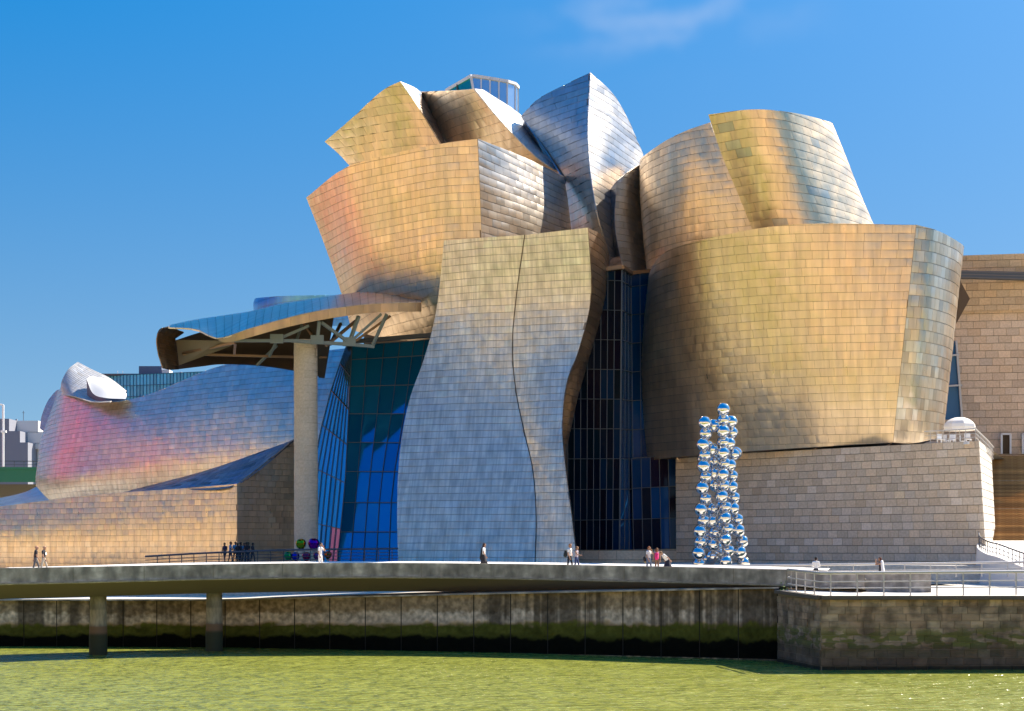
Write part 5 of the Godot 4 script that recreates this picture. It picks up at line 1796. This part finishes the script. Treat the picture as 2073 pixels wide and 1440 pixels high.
func people() -> void:
	# walkers on the footbridge (their feet are behind its parapet)
	var y := 5.17
	var ps := [
		[72, 93.6, 5.05, "bald man in dark T-shirt and grey trousers, left of two on the footbridge's left end", {"yaw": 1.9, "bald": true, "shirt": Color(0.012, 0.014, 0.022), "pants": Color(0.10, 0.10, 0.11), "stride": 0.18, "skin": Color(0.40, 0.22, 0.15)}],
		[88, 93.2, 5.05, "man in black T-shirt with white print, right of two on the footbridge's left end", {"yaw": 1.5, "bald": true, "shirt": Color(0.02, 0.02, 0.03), "pants": Color(0.40, 0.36, 0.30), "stride": 0.16, "print": true}],
		[648, 99.3, 5.22, "man all in white, hand to his face, on the footbridge", {"yaw": 1.2, "shirt": Color(0.80, 0.79, 0.78), "pants": Color(0.76, 0.74, 0.72), "arms": ["down", "face"], "stride": 0.06, "h": 1.76}],
		[979, 99.0, 5.22, "woman with a dark shawl over a white top, walking alone on the footbridge", {"yaw": 1.35, "shirt": Color(0.78, 0.77, 0.76), "pants": Color(0.02, 0.02, 0.03), "hairlong": true, "hair": Color(0.08, 0.035, 0.02), "stride": 0.2, "skirt": Color(0.02, 0.02, 0.03), "skirt_r": 0.22, "shawl": true}],
		[1153, 97.5, 5.12, "man in white T-shirt wearing a dark green backpack on the footbridge", {"yaw": 1.0, "hair": Color(0.30, 0.13, 0.05), "pants": Color(0.015, 0.015, 0.02), "arms": ["down", "hip"], "h": 1.78}],
		[1167, 97.3, 5.12, "long haired woman holding out her hand, beside man with green backpack", {"yaw": 1.1, "hairlong": true, "hair": Color(0.20, 0.10, 0.05), "shirt": Color(0.42, 0.36, 0.42), "pants": Color(0.03, 0.05, 0.14), "arms": ["point", "down"], "h": 1.62, "sleeve": "none"}],
		[1313, 96.0, 5.05, "red haired person in white with shoulder bag, left of three on footbridge", {"yaw": 0.9, "hair": Color(0.28, 0.09, 0.03), "pants": Color(0.10, 0.14, 0.22), "arms": ["down", "face"], "h": 1.68}],
		[1330, 95.8, 5.05, "girl with pink backpack seen from behind, middle of three on footbridge", {"yaw": 3.0, "hairlong": true, "hair": Color(0.20, 0.09, 0.04), "shirt": Color(0.70, 0.45, 0.50), "pants": Color(0.22, 0.13, 0.08), "h": 1.58, "sleeve": "none"}],
		[1352, 95.2, 4.95, "person in a white shirt bending over, right of three on the footbridge", {"yaw": -1.3, "hair": Color(0.25, 0.13, 0.06), "lean": 0.75, "pants": Color(0.012, 0.012, 0.03), "skirt": Color(0.012, 0.012, 0.03), "skirt_r": 0.30, "h": 1.66}],
		[1652, 92.2, 4.45, "dark haired person in white sitting by the railing of the right quay", {"yaw": 2.9, "hair": Color(0.012, 0.01, 0.01), "arms": ["bent", "bent"], "sleeve": "long", "h": 1.62}],
		[1783, 91.8, 4.4, "woman in a white wrap holding a camera up, on the right quay", {"yaw": -1.6, "hairlong": true, "hair": Color(0.10, 0.035, 0.02), "arms": ["photo", "photo"], "shirt": Color(0.03, 0.03, 0.04), "sleeve": "none", "skirt": Color(0.02, 0.02, 0.03), "skirt_r": 0.18, "shawl_white": true, "h": 1.66}],
	]
	for p in ps:
		var d: float = p[1]
		var pos := Vector3((p[0] - CX) * d / F, p[2], -d)
		var o: Dictionary = p[4]
		var n := person(pos, p[3], o)
		if o.has("print"):
			var st := begin()
			box(st, Vector3(0.02, 1.24, 0.135), Vector3(0.16, 0.16, 0.02))
			put("shirt_print", st.commit(), M.white_paint, n)
		if o.has("shawl") or o.has("shawl_white"):
			var sc: Color = Color(0.02, 0.02, 0.025) if o.has("shawl") else Color(0.80, 0.78, 0.78)
			var st := begin()
			nets(st, [[Vector3(-0.16, 1.40, -0.05), Vector3(0.16, 1.40, -0.05), 0.075, 0.075, sc], [Vector3(0, 1.36, -0.09), Vector3(0, 0.75, -0.16), 0.13, 0.17, sc, 1.6], [Vector3(0.2, 1.36, -0.02), Vector3(0.25, 0.85, -0.08), 0.07, 0.09, sc]], 0.03, 0.05, Transform3D.IDENTITY)
			put("shawl", st.commit(), M.skin_cloth, n)
	# bags
	backpack(Vector3((1145 - CX) * 97.5 / F, 6.05, -97.5), 1.9, Color(0.02, 0.03, 0.028), "dark green backpack on the back of the man in white")
	backpack(Vector3((1330 - CX) * 95.5 / F, 5.9, -95.56), 3.1, Color(0.75, 0.03, 0.20), "pink backpack on the back of the girl")
	var bag := thing("shoulder_bag", "black and tan shoulder bag of the red haired person", "bag")
	var bs := begin()
	var bc := at(1305, 1130, 96.1)
	nets(bs, [[bc, bc + Vector3(0.05, -0.18, 0), 0.10, 0.12, Color(0.02, 0.02, 0.025), 1.6], [bc + Vector3(0.05, -0.2, 0), bc + Vector3(0.1, -0.28, 0), 0.11, 0.09, Color(0.38, 0.28, 0.14), 1.6]], 0.025, 0.03, Transform3D.IDENTITY)
	put("bag_body", bs.commit(), M.skin_cloth, bag)
	put("bag_strap", tube([bc + Vector3(0, 0.1, 0), bc + Vector3(0.12, 0.4, 0.02), bc + Vector3(0.26, 0.52, 0.0)], 0.015, 6), M.dark_steel, bag)
	# the group leaning on the dark terrace railing
	var gp := [[455, Color(0.02, 0.025, 0.06), "navy top, leftmost of nine"], [466, Color(0.20, 0.32, 0.50), "pale blue top, second of nine"], [476, Color(0.05, 0.28, 0.48), "bright blue top, third of nine"], [481, Color(0.02, 0.02, 0.025), "black top, fourth of nine"], [486, Color(0.03, 0.04, 0.07), "dark blue top, fifth of nine"], [494, Color(0.22, 0.32, 0.50), "light blue shirt, sixth of nine"], [499, Color(0.015, 0.015, 0.02), "black shirt, seventh of nine"], [503, Color(0.02, 0.02, 0.03), "black jacket, eighth of nine"], [511, Color(0.04, 0.035, 0.04), "dark brown top, rightmost of nine"]]
	for i in gp.size():
		var d := 121.0 + (i % 3) * 0.5
		var g: Array = gp[i]
		person(Vector3((g[0] - CX) * d / F, 5.38, -d), "dark haired person in a %s behind the terrace railing" % g[2].replace(" of the group", ""), {"yaw": rng.randf_range(-2.6, 2.6), "shirt": g[1], "pants": Color(0.03, 0.035, 0.05), "arms": ["rail" if i % 2 else "down", "bent"], "skin": Color(0.20, 0.11, 0.07), "h": rng.randf_range(1.62, 1.76)}, "group behind the terrace railing")
